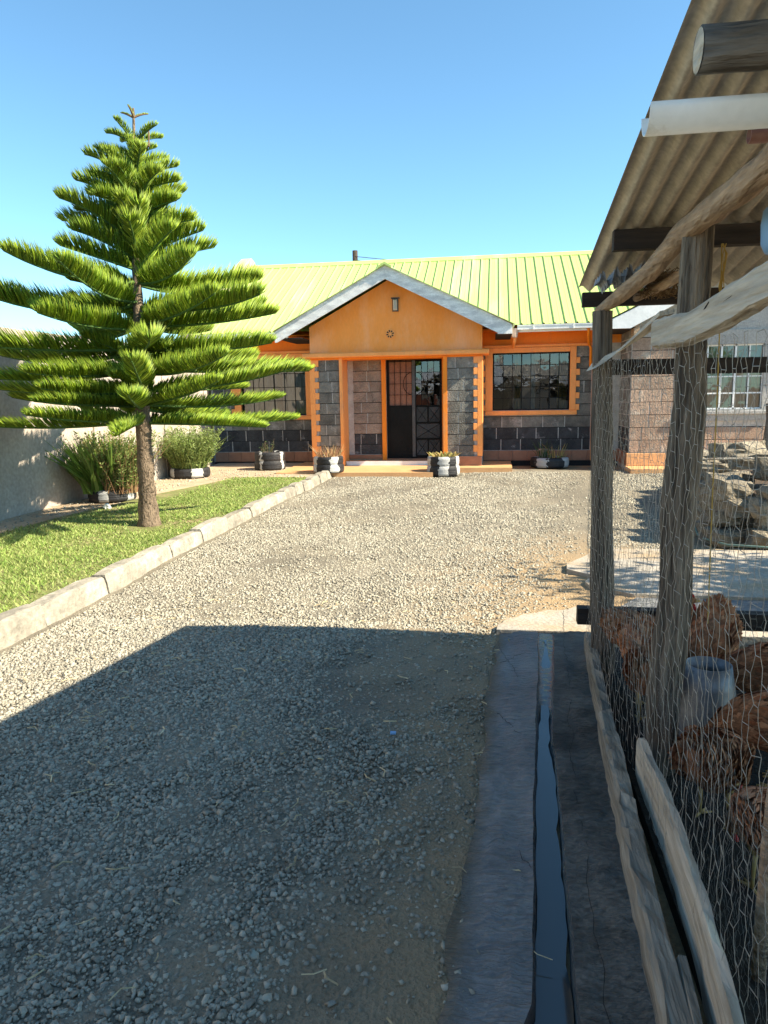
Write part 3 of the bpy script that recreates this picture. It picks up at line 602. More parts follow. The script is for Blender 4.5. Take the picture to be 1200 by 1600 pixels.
# barge boards
BY = 14.05
b = MB(); b.prism([(EL-.02, EZ-.13), (EL+.02, EZ-.13), (AX, AZ-.17), (AX, AZ+.10), (EL-.02, EZ+.075)], BY, BY+.03); b.build('barge_board', MAT['barge'], house)
b = MB(); b.prism([(AX+.002, AZ-.17), (ER-.26, EZ-.10+SL*.07), (ER-.26, EZ-.09), (ER+.0, EZ-.09), (ER, EZ+.07), (ER-.02, EZ+.09), (AX+.002, AZ+.10)], BY+.001, BY+.031); b.build('barge_board', MAT['barge'], house)
b = MB(); b.prism([(AX-.13, AZ+.015), (AX, AZ+.085), (AX+.13, AZ+.015), (AX+.13, AZ+.055), (AX, AZ+.13), (AX-.13, AZ+.055)], BY-.06, 17.0); b.build('porch_ridge_cap', MAT['roof_green'], house)
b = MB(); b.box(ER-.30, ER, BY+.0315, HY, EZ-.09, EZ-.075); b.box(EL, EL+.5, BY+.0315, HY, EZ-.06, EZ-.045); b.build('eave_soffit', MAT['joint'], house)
MB().box(ER-.012, ER+.006, BY+.032, 15.0, EZ-.088, EZ+.06).build('fascia', MAT['white_paint'], house)

# ---- roofs (ribbed sheets)
def ribbed(name, p0, along, up, n_rib, pitch, h_, parent, mat, nrm, cut=None):
    # p0 corner at the eave; along = unit vec across ribs; up = full vector from eave to ridge
    p0, along, up, nrm = Vector(p0), Vector(along), Vector(up), Vector(nrm).normalized(); prof = []
    for i in range(n_rib):
        o = i*pitch; prof += [(o, 0), (o+pitch*.36, 0), (o+pitch*.38, .004), (o+pitch*.42, .004), (o+pitch*.44, 0), (o+pitch*.80, 0), (o+pitch*.86, h_), (o+pitch*.95, h_)]
    prof.append((n_rib*pitch, 0)); vs = []
    for o, hh in prof:
        a = p0 + along*o + nrm*hh; b_ = a + up*(cut(o) if cut else 1.); vs += [a, b_]
    b = MB(); b.add(vs, [(2*i, 2*i+2, 2*i+3, 2*i+1) for i in range(len(prof)-1)]); return b.build(name, mat, parent)
RE_Y, RE_Z, RR_Y, RR_Z = 14.92, 2.80, 19.0, 4.80
nm = Vector((0, -(RR_Z-RE_Z), RR_Y-RE_Y))
nrb = 44; ribbed('roof', (-6.2, RE_Y, RE_Z), (1, 0, 0), (0, RR_Y-RE_Y, RR_Z-RE_Z), nrb, .2105, .028, house, MAT['roof_green'], nm)
b = MB(); b.add([(-6.2, RR_Y, RR_Z), (3.06, RR_Y, RR_Z), (3.06, 23.08, 2.8), (-6.2, 23.08, 2.8)], [(0,1,2,3)]); b.build('roof', MAT['roof_green'], house)
b = MB(); b.prism([(0,0)]*3, 0, 1) if False else None
b.add([(x, yy, zz) for x in (-6.2, 3.06) for yy, zz in ((RR_Y-.2, RR_Z-.07), (RR_Y, RR_Z+.045), (RR_Y+.2, RR_Z-.07), (RR_Y+.2, RR_Z-.09), (RR_Y, RR_Z+.02), (RR_Y-.2, RR_Z-.10))],
      [(i, (i+1) % 6, 6+(i+1) % 6, 6+i) for i in range(6)] + [(0,5,4,3,2,1), (6,7,8,9,10,11)]); b.build('ridge_cap', MAT['roof_green'], house)
# porch roof slopes
def pslope(ex, name='porch_roof'):
    b = MB(); ez = EZ + .085; d = .012
    ye = RE_Y + (ez-RE_Z)/(RR_Z-RE_Z)*(RR_Y-RE_Y); ya = RE_Y + (AZ+.085-RE_Z)/(RR_Z-RE_Z)*(RR_Y-RE_Y)
    q = [(ex, BY-.04, ez), (ex, max(ye, RE_Y)+.1, ez), (AX, ya+.1, AZ+.085), (AX, BY-.04, AZ+.085)]
    b.add(q + [(x, y_, z-d) for x, y_, z in q], [(0,1,2,3),(7,6,5,4)] + [(i, 4+i, 4+(i+1) % 4, (i+1) % 4) for i in range(4)]); b.build(name, MAT['roof_green'], house)
pslope(EL-.05); pslope(ER+.05)
# gable parapet at the left end
b = MB(); X0, X1 = -6.42, -6.2
pr = [(14.75, 2.3), (14.78, 2.95), (14.86, 3.06), (15.05, 3.12), (RR_Y-.15, 4.98), (RR_Y, 5.02), (RR_Y+.2, 4.98), (23, 3.05), (23, 0), (15.3, 0), (15.3, 2.3)]
b.add([(X0, y_, z) for y_, z in pr] + [(X1, y_, z) for y_, z in pr], [tuple(range(len(pr)-1, -1, -1)), tuple(range(len(pr), 2*len(pr)))] + [(i, (i+1) % len(pr), len(pr)+(i+1) % len(pr), len(pr)+i) for i in range(len(pr))])
b.build('gable_parapet', MAT['coping'], house)
# gutters and pipes
def gutter(x0, x1, y, z, name='gutter'):
    b = MB(); t_ = .004
    for xa, xb, ya, yb, za, zb in ((x0, x1, y, y+t_, z, z+.085), (x0, x1, y+.1, y+.1+t_, z, z+.085), (x0, x1, y+t_, y+.1, z, z+t_), (x0, x0+t_, y+t_, y+.1, z+t_, z+.08), (x1-t_, x1, y+t_, y+.1, z+t_, z+.08)): b.box(xa, xb, ya, yb, za, zb)
    b.box(x0, x1, y-.008, y, z+.07, z+.088)
    gt = b.build(name, MAT['white_paint'], house)
    x = x0+.3
    while x < x1: MB().box(x, x+.025, y-.012, y+.1, z-.006, z+.09).build('bracket', MAT['white_paint'], gt); x += .75
gutter(ER+.12, 2.06, 14.86, 2.70); gutter(-6.15, EL-.12, 14.86, 2.70)
b = MB(); b.lathe([(.05, 0), (.055, .02), (.075, .16), (.08, .17)], (ER+.07, 14.93, 2.56), n=14); hp = b.build('rain_hopper', MAT['coping'], house)
MB().tube([(ER+.07, 14.93, 2.56), (ER+.07, 15.05, 2.48), (ER+.07, 15.5, 2.44), (ER+.07, 15.54, 2.40)], .032, n=10).build('downpipe', MAT['orange_trim'], house, smooth=True)
MB().tube([(1.78, 14.92, 2.70), (1.80, 15.1, 2.55), (1.86, 15.5, 2.44), (1.9, 15.51, 2.36), (1.905, 15.515, 1.95)], .028, n=10).build('downpipe', MAT['orange'], house, smooth=True)
# soffit boards under the main eave
MB().box(-6.15, 2.06, 14.965, HY-.001, 2.72, 2.735).build('eave_soffit', MAT['orange'], house)
MB().box(-6.15, EL, 14.94, 14.963, 2.66, 2.79).build('fascia', MAT['white_paint'], house); MB().box(ER+.12, 2.06, 14.966, 14.985, 2.66, 2.719).build('fascia', MAT['white_paint'], house)

# ---- door
dx0, dx1, dz0, dz1 = -2.19, -1.05, .20, 2.232; dm = -1.62
b = MB(); b.box(dx0, dx0+.04, DY+.03, DY+.08, dz0, dz1); b.box(dx1-.04, dx1, DY+.03, DY+.08, dz0, dz1); b.box(dx0+.041, dx1-.041, DY+.03, DY+.08, dz1-.05, dz1); b.box(dx0+.041, dx1-.041, DY+.03, DY+.08, dz0, dz0+.03)
door = b.build('door', MAT['door_steel'], house)
MB().box(dm-.042, dm+.02, DY+.0, DY+.029, dz0+.03, dz1-.05).build('mullion', MAT['mullion'], door)
MB().box(dx0+.005, dx1-.005, DY-.05, DY+.0295, .102, .197).build('door_sill', MAT['tile_plinth'], door)
gz0 = 1.27
# left leaf: sheet below, grille in front of a reddish backing above
MB().box(dx0+.041, dm-.03, DY+.04, DY+.06, dz0+.03, gz0).build('leaf_panel', MAT['door_steel'], door)
MB().box(dx0+.041, dm-.03, DY+.06, DY+.07, gz0, dz1-.05).build('backing', MAT['door_backing'], door)
def gb_(xa, za, xb, zb, w=.010, y=DY+.035, mat='door_steel', nm='grille_bar'): MB().bar((xa, y, za), (xb, y, zb), w, w).build(nm, MAT[mat], door)
for q, (la, lb) in enumerate(((dx0+.05, dm-.045), (dm+.025, dx1-.045))):
    w4 = (lb-la)/4; h4 = (dz1-.07-gz0)/4
    for i in range(5): gb_(la+i*w4, gz0, la+i*w4, dz1-.05, .016 if i in (0, 4) else .010)
    for j in range(5): gb_(la, gz0+j*h4, lb, gz0+j*h4, .016 if j in (0, 4) else .009, y=DY+.0345)
    cx = lb if q == 0 else la; sgn = -1 if q == 0 else 1; R_ = h4*1.0; pts = []
    for k_ in range(13):
        t_ = -math.pi/2 + math.pi*k_/12; pts.append((cx+sgn*R_*.8*math.cos(t_), DY+.033, gz0+2*h4+R_*math.sin(t_)))
    MB().tube(pts, .006, n=5).build('grille_arc', MAT['door_steel'], door)
    if q == 1:
        for i in range(4):
            for j in range(4):
                tx, tz = random.gauss(0, .006), random.gauss(0, .006); xc, zc = la+(i+.5)*w4, gz0+(j+.5)*h4; hw, hh = w4/2-.004, h4/2-.004
                bb = MB(); bb.add([(xc+i_*hw, DY+.048+i_*hw*tx+j_*hh*tz, zc+j_*hh) for i_, j_ in ((-1,-1),(1,-1),(1,1),(-1,1))], [(0,1,2,3)]); bb.build('pane', GLASS, door)
MB().box(dm+.02, dx1-.041, DY+.05, DY+.065, dz0+.03, gz0).build('leaf_panel', MAT['door_steel'], door)
def tri_panel(xa, xb, za, zb):
    xc, zc = (xa+xb)/2, (za+zb)/2; e = .01
    for tri in (((xa+e, zb-e), (xc, zc+e), (xb-e, zb-e)), ((xa+e, za+e), (xb-e, za+e), (xc, zc-e)), ((xa+e*.6, za+2*e), (xc-e, zc), (xa+e*.6, zb-2*e)), ((xb-e*.6, za+2*e), (xb-e*.6, zb-2*e), (xc+e, zc))):
        bb = MB(); ty = random.uniform(-.012, .012); bb.prism([(x, z) for x, z in tri], DY+.036, DY+.0495); bb.v = [(x, y_ + (z-zc)*ty*3, z) for x, y_, z in bb.v]; bb.build('pressed_panel', MAT['door_panel'], door)
la, lb = dm+.035, dx1-.05; mc = (la+lb)/2
for xa, xb, za, zb in ((la, mc-.01, .93, 1.25), (mc+.01, lb, .93, 1.25), (la, lb, .60, .91), (la, mc-.01, .25, .58), (mc+.01, lb, .25, .58)): tri_panel(xa, xb, za, zb)
for z in (.92, .59): gb_(la, z, lb, z, .012)
gb_(mc, .25, mc, .58, .012); gb_(mc, .93, mc, 1.26, .012)
for (xa, za, xb, zb) in ((dx0+.07, .9, dx0+.2, 1.2), (dx0+.2, 1.2, dx0+.33, .9), (dx0+.07, .6, dm-.06, .85), (dx0+.1, .28, dx0+.28, .55), (dx0+.28, .55, dm-.06, .28)): gb_(xa, za, xb, zb, .006, DY+.038)

# ---- terrace
b = MB(); b.box(-4.05, -1.10, 13.30, 14.559, -.01, .092); b.box(-1.0995, .34, 14.15, 14.559, -.01, .091); b.box(-4.05, .34, 14.5595, 15.55, -.01, .0905); b.box(-2.99, -.995, 14.72, DY+.03, .0906, .17)
b.build('terrace', MAT['terrace'], kind='structure')
MB().box(-2.98, -1.0, 14.70, 14.7195, .0906, .176).build('door_step_nosing', MAT['white_paint'], kind='structure')
MB().box(2.44, 4.6, 13.75, 14.36, -.01, .095).build('terrace', MAT['terrace'], kind='structure')

# ---- side wing on the right
WY = 14.4
wing = empty('side_wing', (2.5, WY, 0), 'brown block side wing with grey plaster gable and white barred window', 'house')
WW = (3.60, 4.80, 1.13, 2.29)
b = MB(); walls(b, 2.5, 8, 0, 2.7, WY, .2, [WW]); b.box(2.5, 2.7, WY+.2, HY+.1, 0, 2.7); b.box(7.8, 8, WY+.2, 21, 0, 2.7); b.box(2.5, 8, 21, 21.2, 0, 2.7); ww_ = b.build('wing_wall', MAT['mortar'], wing)
b = MB(); b.prism([(2.5, 2.701), (8, 2.701), (8, 2.75), (5.25, 4.1), (2.5, 2.75)], WY, WY+.2); b.build('wing_gable', MAT['plaster_grey'], wing)
for i in range(10):
    z = .34 + i*.235
    if z > 2.5: break
    course(ww_, 2.5, 7.9, z, .235, WY, MAT['block_wing'] if z < 2.4 else MAT['plaster_grey'], ops=[(3.42, 4.98, .92, 2.55)], seed=200+i)
    course(ww_, WY+.01, HY-.02, z, .235, 0, MAT['block'] if i > 1 else MAT['block_tar'], seed=230+i, flip=2.5)
jb = JL(ww_)
for i in range(1, 10):
    z = .34+i*.235
    for xa, xb in (((2.5, 3.42), (4.98, 7.9)) if .92 < z < 2.55 else ((2.5, 7.9),)): jb.box(xa, xb, WY-.003, WY, z-.0058, z+.0058)
jb.build('joint_line', MAT['joint'], ww_)
b = MB()
for xa, xb, za, zb in ((3.42, 3.60, .92, 2.55), (4.80, 4.98, .92, 2.55), (3.601, 4.799, .92, 1.13), (3.601, 4.799, 2.29, 2.55)): b.box(xa, xb, WY-.035, WY+.1, za, zb)
wwin = b.build('window', MAT['plaster_grey'], wing)
MB().bbox(3.40, 5.0, WY-.075, WY-.036, 1.04, 1.10).build('sill', MAT['plaster_grey'], wwin)
def wb(xa, za, xb, zb, w): MB().bar((xa, WY+.02, za), (xb, WY+.02, zb), w, w).build('grille_bar', MAT['white_paint'], wwin)
for i in range(6): wb(3.60+.24*i, 1.13, 3.60+.24*i, 2.29, .03 if i in (0, 2, 3, 5) else .02)
for z, w in ((1.14, .03), (1.42, .025), (1.72, .02), (2.02, .04), (2.28, .03)): wb(3.6, z, 4.8, z, w)
for i in range(5):
    for j, (za, zb) in enumerate(((1.14, 1.42), (1.42, 1.72), (1.72, 2.02), (2.02, 2.28))):
        bb = MB(); bb.add([(3.61+.24*i, WY+.05, za), (3.83+.24*i, WY+.05, za), (3.83+.24*i, WY+.05+random.uniform(-.004, .004), zb), (3.61+.24*i, WY+.05, zb)], [(0,1,2,3)]); bb.build('pane', GLASS, wwin)
curtain(3.55, 4.85, 1.0, 2.35, WY+.28, MAT['curtain'], wwin, 9)
MB().bbox(2.46, 7.95, WY-.05, WY-.025, .10, .335).build('plinth', MAT['terrace'], wing)
MB().box(2.455, 2.499, WY-.02, HY-.04, .10, .335).build('plinth', MAT['tile_plinth'], wing)
b = MB(); b.prism([(2.02, 2.60), (2.40, 2.60), (5.25, 4.08), (5.25, 4.30), (2.02, 2.74)], 14.02, 14.05); b.build('barge_board', MAT['white_paint'], wing)
b = MB(); b.prism([(5.252, 4.08), (8.5, 2.45), (8.5, 2.68), (5.252, 4.30)], 14.02, 14.05); b.build('barge_board', MAT['white_paint'], wing)
b = MB(); b.add([(2.0, 14.0, 2.76), (5.25, 14.0, 4.33), (5.25, 18.5, 4.33), (2.0, 15.0, 2.76)], [(0,1,2,3)]); b.add([(5.25, 14.0, 4.33), (8.55, 14.0, 2.7), (8.55, 21.3, 2.7), (5.25, 21.3, 4.33)], [(0,1,2,3)]); b.add([(5.25, 18.5, 4.33), (5.25, 21.3, 4.33), (3.0, 21.3, 3.2)], [(0,1,2)]); b.build('wing_roof', MAT['roof_green'], wing)
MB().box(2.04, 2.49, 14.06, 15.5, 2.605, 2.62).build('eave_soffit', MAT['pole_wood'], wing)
MB().box(2.47, 2.56, 14.06, 14.38, 2.45, 2.76).build('bracket_block', MAT['log_wood'], wing)

# ---- boundary wall on the left
bw = empty('boundary_wall', (-6, 6, 0), 'tall pale plastered boundary wall behind the conifer', 'wall')
b = MB(); yb = -4.0; first = True
while yb < 14.7:
    ye = min(yb+2.4, 14.72); tx = random.uniform(-.006, .006)
    bb = MB(); bb.box(-6.14+tx, -5.94+tx, yb+.006, ye-.006, -.05, 2.40+random.uniform(-.015, .015)); bb.build('wall_panel', MAT['wall_plaster'], bw)
    MB().box(-6.17, -5.915, ye-.09, ye+.085, -.05, 2.44).build('wall_pier', MAT['wall_plaster'], bw); yb = ye
    if ye > 14.7: break

# ---- utility pole far behind the roof
up = empty('utility_pole', (-5.9, 32, 0), 'dark wooden utility pole tip showing above the green ridge', 'utility pole')
MB().tube([(-5.9, 32, 0), (-5.88, 32, 7.55)], [.14, .11], n=10).build('pole', MAT['pole_wood'], up, smooth=True)
MB().tube([(-5.88, 31.9, 7.3), (2.5, 33, 6.3)], .012, n=4).build('cable', MAT['pole_wood'], up); MB().tube([(-5.88, 31.9, 7.15), (2.5, 33, 6.1)], .01, n=4).build('cable', MAT['pole_wood'], up)

# ================================================================ NORFOLK PINE
tree = empty('norfolk_pine', (-3.87, 7.75, LZ), 'tall green Norfolk pine with tiered plumed branches on the lawn', 'tree')
TB, TT = Vector((-3.87, 7.75, LZ-.05)), Vector((-3.745, 7.78, 4.50))
def trunk_at(z):
    u = (z-TB.z)/(TT.z-TB.z); p = TB.lerp(TT, u); p.x += -.035*math.sin(min(u*3.2, 3.14)); return p
b = MB(); pts = []; rs = []
for i in range(61):
    z = TB.z + (TT.z-TB.z)*i/60; u = i/60; pts.append(trunk_at(z)); rs.append((.092*(1-u)**.9+.010 + (.03*(1-u*14) if u < .07 else 0))*random.uniform(.93, 1.09))
b.tube(pts, rs, n=14, jit=.09)
for i in range(260):   # bark scales
    z = random.uniform(.1, 1.2); p = trunk_at(z); t_ = random.uniform(0, 6.28); u = (z-TB.z)/(TT.z-TB.z); r_ = .092*(1-u)**.9+.012
    d = Vector((math.cos(t_), math.sin(t_), 0)); s_ = Vector((-d.y, d.x, 0)); w_ = random.uniform(.008, .018); q = p + d*r_
    b.add([q-s_*w_-Vector((0,0,.012)), q+s_*w_-Vector((0,0,.012)), q+d*random.uniform(.006, .016)+Vector((0,0,.012))], [(0,1,2)])
b.build('trunk', MAT['bark'], tree, smooth=True)
def limb(z, az, L, e0, e1, plume, droop=0., lift=1.0, dens=1.0):
    """a curved limb with two ranks of upswept branchlets; e0/e1 elevation (deg) at base and tip"""
    n_ = 14; p = trunk_at(z).copy(); pts = [p.copy()]; az_ = az
    for i in range(n_):
        u = (i+.5)/n_; e = rad(e0+(e1-e0)*u**1.3); az_ += random.uniform(-.03, .03)
        p = p + Vector((math.cos(az_)*math.cos(e), math.sin(az_)*math.cos(e), math.sin(e)))*(L/n_); pts.append(p.copy())
    b = MB(); b.tube(pts, [.020*(1-.8*i/n_)*(.5+.5*L/1.8)+.003 for i in range(n_+1)], n=6)
    nt = len(b.f)
    P = np.array([tuple(q) for q in pts]); nb = int(L*135*dens)+22
    s_ = np.sort(RNG.uniform(.07, 1, nb*2)); side = np.where(np.arange(nb*2) % 2, 1., -1.)
    fi = s_*n_; i0 = np.minimum(fi.astype(int), n_-1); fr_ = (fi-i0)[:, None]
    base = P[i0]*(1-fr_) + P[i0+1]*fr_; T = P[i0+1]-P[i0]; T /= np.linalg.norm(T, axis=1)[:, None]
    up_ = np.array([0, 0, 1.]); SD = np.cross(T, up_); SD /= np.linalg.norm(SD, axis=1)[:, None]; U = np.cross(SD, T)
    prof = np.clip((s_-.02)/.16, .35, 1)*np.where(s_ > .70, np.sqrt(np.clip(1-((s_-.70)/.32)**2, .03, 1)), 1)
    ll = plume*1.2*prof*RNG.uniform(.80, 1.06, nb*2)
    fwd = .42 + .5*s_**3; D = T*fwd[:, None] + SD*(side*RNG.uniform(.15, .95, nb*2))[:, None] + U*(lift*RNG.uniform(.55, 1.0, nb*2))[:, None]
    D /= np.linalg.norm(D, axis=1)[:, None]
    D2 = D + U*.25 + T*.22 - SD*(side*.16)[:, None]; D2 /= np.linalg.norm(D2, axis=1)[:, None]
    D[:, 2] -= droop
    mid = base + D*(ll*.55)[:, None]; tip = mid + D2*(ll*.5)[:, None]
    r_ = RNG.uniform(.005, .0078, nb*2)*(.45+.55*min(1, plume/.2))
    A = np.cross(D, T); A /= np.linalg.norm(A, axis=1)[:, None] + 1e-9; B = np.cross(D, A)
    n2 = nb*2; VV = np.zeros((n2, 7, 3))
    for k_ in range(3):
        c_, q_ = math.cos(k_*2.0944), math.sin(k_*2.0944)
        VV[:, k_] = base + (A*c_ + B*q_)*(r_*.7)[:, None]; VV[:, 3+k_] = mid + (A*c_ + B*q_)*r_[:, None]
    VV[:, 6] = tip
    F = np.array([(0,1,4),(0,4,3),(1,2,5),(1,5,4),(2,0,3),(2,3,5),(3,4,6),(4,5,6),(5,3,6)])
    FF = (F[None] + (np.arange(n2)*7)[:, None, None]).reshape(-1, 3)
    o = b.build('branch', MAT['limb_green'] if L > .2 else MAT['twig'], tree, smooth=True)
    np_mesh('needles', VV.reshape(-1, 3), FF, MAT['needle'], o)
# upper, narrow tiers: limbs rise from the trunk and level off
for z, a0, L, k_, e0, e1, pl in ((4.42,20,.15,4,35,10,.02),(4.14,50,.36,5,38,8,.075),(3.98,15,.26,4,40,10,.08),(3.88,40,.40,4,38,6,.11),(3.76,75,.52,6,40,4,.13),(3.63,10,.50,4,34,2,.15),(3.50,30,.66,6,38,2,.16),(3.38,70,.56,4,30,0,.17),(3.28,0,.66,5,36,0,.17),(3.12,55,.80,6,34,2,.19),(2.98,10,.74,5,32,8,.20),(2.86,40,.9,4,20,12,.20)):
    for i in range(k_): limb(z+random.uniform(-.02, .02), rad(a0+i*360/k_+random.uniform(-14, 14)), L*random.uniform(.88, 1.12), e0+random.uniform(-8, 6), e1+random.uniform(-8, 8), pl, lift=.9)
# broad lower tiers: (height, base azimuth in degrees, limb count, length, elevations)
for z, a0, k_, L, e0, e1, pl in ((2.74,12,6,1.58,-6,20,.22),(2.52,-14,6,1.78,-8,22,.23),(2.28,20,6,1.82,-4,17,.225),(2.02,-6,6,1.86,-4,13,.22),(1.80,26,6,1.88,-3,11,.21),(1.60,2,6,1.86,-2,9,.20),(1.42,32,7,1.8,-2,7,.19),(1.25,-10,7,1.72,-2,6,.17)):
    for i in range(k_):
        az = rad(a0+i*360/k_+random.uniform(-15, 15)); f = (1 - .14*max(0, -math.sin(az)))*random.uniform(.80, 1.06)      # limbs toward the drive are trimmed shorter
        limb(z+random.uniform(-.03, .03), az, L*f*random.uniform(.92, 1.08), e0+random.uniform(-7, 7), e1+random.uniform(-10, 10), pl*random.uniform(.88, 1.12), lift=.95 if z > 1.9 else .75, dens=1.15)
for i in range(26):   # short inner shoots round the lower trunk
    z = random.uniform(1.2, 2.5); limb(z, random.uniform(0, 6.283), random.uniform(.25, .75), random.uniform(-5, 35), random.uniform(-5, 45), random.uniform(.11, .18), lift=.8)
# second small leader and tip
b = MB(); b.tube([trunk_at(4.05), (-3.60, 7.78, 4.12), (-3.585, 7.78, 4.36)], [.012, .011, .006], n=6); b.build('leader', MAT['twig'], tree)

# ================================================================ PLANTS
def tyre(name, loc, r_, h_, mat, label, group='planters made of old tyres along the house', layers=1):
    e = empty(name, loc, label, 'planter', group)
    prof = []
    for q in range(layers):
        z0 = q*h_/layers; hh = h_/layers; rq = r_*(1-.035*q)
        prof += [(rq*(.82 if q == 0 else .955), z0+.004), (rq*.965, z0+hh*.05), (rq*.99, z0+hh*.25), (rq, z0+hh*.36), (rq*.99, z0+hh*.39), (rq, z0+hh*.42), (rq*1.005, z0+hh*.5), (rq*.992, z0+hh*.53), (rq, z0+hh*.56), (rq*.99, z0+hh*.74), (rq*.97, z0+hh*.93), (rq*(.86 if q == layers-1 else .955), z0+hh*.995)]
    prof += [(r_*.70, h_*.985), (r_*.64, h_*.93), (r_*.62, h_*.82)]
    b = MB(); b.lathe(prof, n=40, cap=True); me_o = Vector(loc)
    b.v = [(x+me_o.x, y+me_o.y, z+me_o.z) for x, y, z in b.v]
    b.build('tyre', mat, e, smooth=True)
    b = MB(); b.lathe([(r_*.66, h_*.84), (r_*.5, h_*.89), (r_*.2, h_*.92)], n=20); b.v = [(x+me_o.x, y+me_o.y, z+me_o.z+random.uniform(-.006, .006)) for x, y, z in b.v]; b.build('soil', MAT['pot_soil'], e)
    return e
def blades(c, n_, spread, hmin, hmax, wmin, wmax, lean, rnd, droop=.3, seg=4):
    """strap leaves rising from around c, as a quad strip each"""
    vs = []; fs = []
    for _ in range(n_):
        a = rnd.uniform(0, 6.283); r_ = spread*math.sqrt(rnd.random()); p = Vector((c[0]+r_*math.cos(a), c[1]+r_*math.sin(a), c[2]))
        az = a + rnd.gauss(0, .7); h_ = rnd.uniform(hmin, hmax); w = rnd.uniform(wmin, wmax); le = rnd.uniform(.1, 1)*lean*(.4+r_/max(spread, 1e-3)); ph = rnd.uniform(0, 6.28); s_ = Vector((math.cos(ph), math.sin(ph), 0)); b0 = len(vs)
        for i in range(seg+1):
            u = i/seg; q = p + Vector((math.cos(az)*le*h_*u**1.5, math.sin(az)*le*h_*u**1.5, h_*(u - droop*le*u*u*.5))); ww = w*(1-u**2.2)+.0006
            vs += [q-s_*ww, q+s_*ww]
        fs += [(b0+2*i, b0+2*i+1, b0+2*i+3, b0+2*i+2) for i in range(seg)]
    return vs, fs
def feathery(c, n_, spread, hmin, hmax, lean, rnd, lw=.012, ll=.035, per=26):
    vs = []; fs = []; stems = MB()
    for _ in range(n_):
        a = rnd.uniform(0, 6.283); r_ = spread*math.sqrt(rnd.random()); p = Vector((c[0]+r_*math.cos(a), c[1]+r_*math.sin(a), c[2])); az = a+rnd.gauss(0, .6)
        h_ = rnd.uniform(hmin, hmax); le = lean*rnd.uniform(.2, 1)*(.35+r_/spread); pts = [p + Vector((math.cos(az)*le*h_*u**1.4, math.sin(az)*le*h_*u**1.4, h_*u)) for u in (0, .33, .66, 1)]
        stems.tube(pts, [.004, .0035, .003, .0015], n=4, cap=False)
        for k_ in range(per):
            u = rnd.uniform(.18, 1); i = min(int(u*3), 2); q = pts[i].lerp(pts[i+1], u*3-i); d = Vector((rnd.gauss(0, 1), rnd.gauss(0, 1), rnd.uniform(-.1, 1.5))).normalized(); s_ = d.cross(Vector((rnd.gauss(0, 1), rnd.gauss(0, 1), rnd.gauss(0, 1)))).normalized()
            l = ll*rnd.uniform(.6, 1.4); b0 = len(vs); vs += [q, q+d*l*.5+s_*lw*.5, q+d*l, q+d*l*.5-s_*lw*.5]; fs.append((b0, b0+1, b0+2, b0+3))
    return vs, fs, stems
rn = random.Random(5)
P1 = (-5.40, 9.75, LZ); t1 = tyre('tyre_planter', P1, .33, .17, tyre_mat('tyre_paint_a', 5, .15, .34), 'low black and white tyre planter holding the big fern-like bush by the boundary wall')
vs, fs = blades((P1[0]-.10, P1[1]-.02, .2), 520, .28, .35, .92, .012, .034, .75, rn); b = MB(); b.add(vs, fs)
bush1 = empty('fern_bush', (P1[0], P1[1], .22), 'big fern-like green bush in the tyre left of the conifer trunk', 'bush'); b.build('fronds', MAT['leaf_a'], bush1)
vs, fs, st_ = feathery((P1[0]+.15, P1[1]-.02, .2), 480, .26, .3, .88, .6, rn, lw=.018, ll=.05); b = MB(); b.add(vs, fs); b.build('foliage', MAT['leaf_b'], bush1); st_.build('stems', MAT['leaf_dry'], bush1)
vs, fs = blades((P1[0]+.02, P1[1]-.08, .2), 90, .24, .12, .3, .006, .012, .9, rn); b = MB(); b.add(vs, fs); b.build('dry_leaves', MAT['leaf_dry'], bush1)
P2 = (-5.50, 12.75, LZ); t2 = tyre('tyre_planter', P2, .36, .17, tyre_mat('tyre_paint_b', 4, .55, .4), 'low grey and white tyre planter with the feathery bush near the house corner')
bush2 = empty('feathery_bush', (P2[0], P2[1], .22), 'pale green feathery bush in a tyre near the house corner', 'bush')
vs, fs, st_ = feathery((P2[0], P2[1], .2), 560, .3, .3, .82, .6, rn, lw=.018, ll=.055); b = MB(); b.add(vs, fs); b.build('foliage', MAT['leaf_b'], bush2); st_.build('stems', MAT['leaf_b'], bush2)
vs, fs = blades((P2[0], P2[1], .2), 160, .3, .35, .82, .005, .011, .8, rn); b = MB(); b.add(vs, fs); b.build('reeds', MAT['leaf_b'], bush2)
P3 = (-4.42, 14.15, .07); tyre('tyre_planter', P3, .31, .36, tyre_mat('tyre_paint_c', 4, .1, .14), 'black stacked tyre planter by the house plinth left of the porch', layers=2)
pl3 = empty('small_shrub', (P3[0], P3[1], .4), 'small sparse dark plant in the stacked tyre left of the porch', 'plant')
vs, fs, st_ = feathery((P3[0]-.08, P3[1], .38), 16, .14, .12, .3, .6, rn, per=14, ll=.04); b = MB(); b.add(vs, fs); b.build('foliage', MAT['leaf_dark'], pl3); st_.build('stems', MAT['twig'], pl3)
P4 = (-3.06, 13.42, .092); tyre('tyre_planter', P4, .29, .30, tyre_mat('tyre_paint_d', 4, .62, .4), 'black and white tyre planter with dry stalks at the end of the kerb', layers=2)
pl4 = empty('dry_succulent', (P4[0], P4[1], .36), 'dry tan spiky stalks in the tyre at the kerb end', 'plant')
vs, fs = blades((P4[0], P4[1], .34), 190, .24, .08, .30, .004, .010, .7, rn); b = MB(); b.add(vs, fs); b.build('stalks', MAT['leaf_dry'], pl4)
P5 = (-.93, 13.58, .012); tyre('tyre_planter', P5, .305, .36, tyre_mat('tyre_paint_e', 5, .25, .5), 'white and black tyre planter beside the step in front of the door', layers=2)
pl5 = empty('yellow_succulent', (P5[0], P5[1], .36), 'low yellow green succulents in the tyre in front of the door', 'plant')
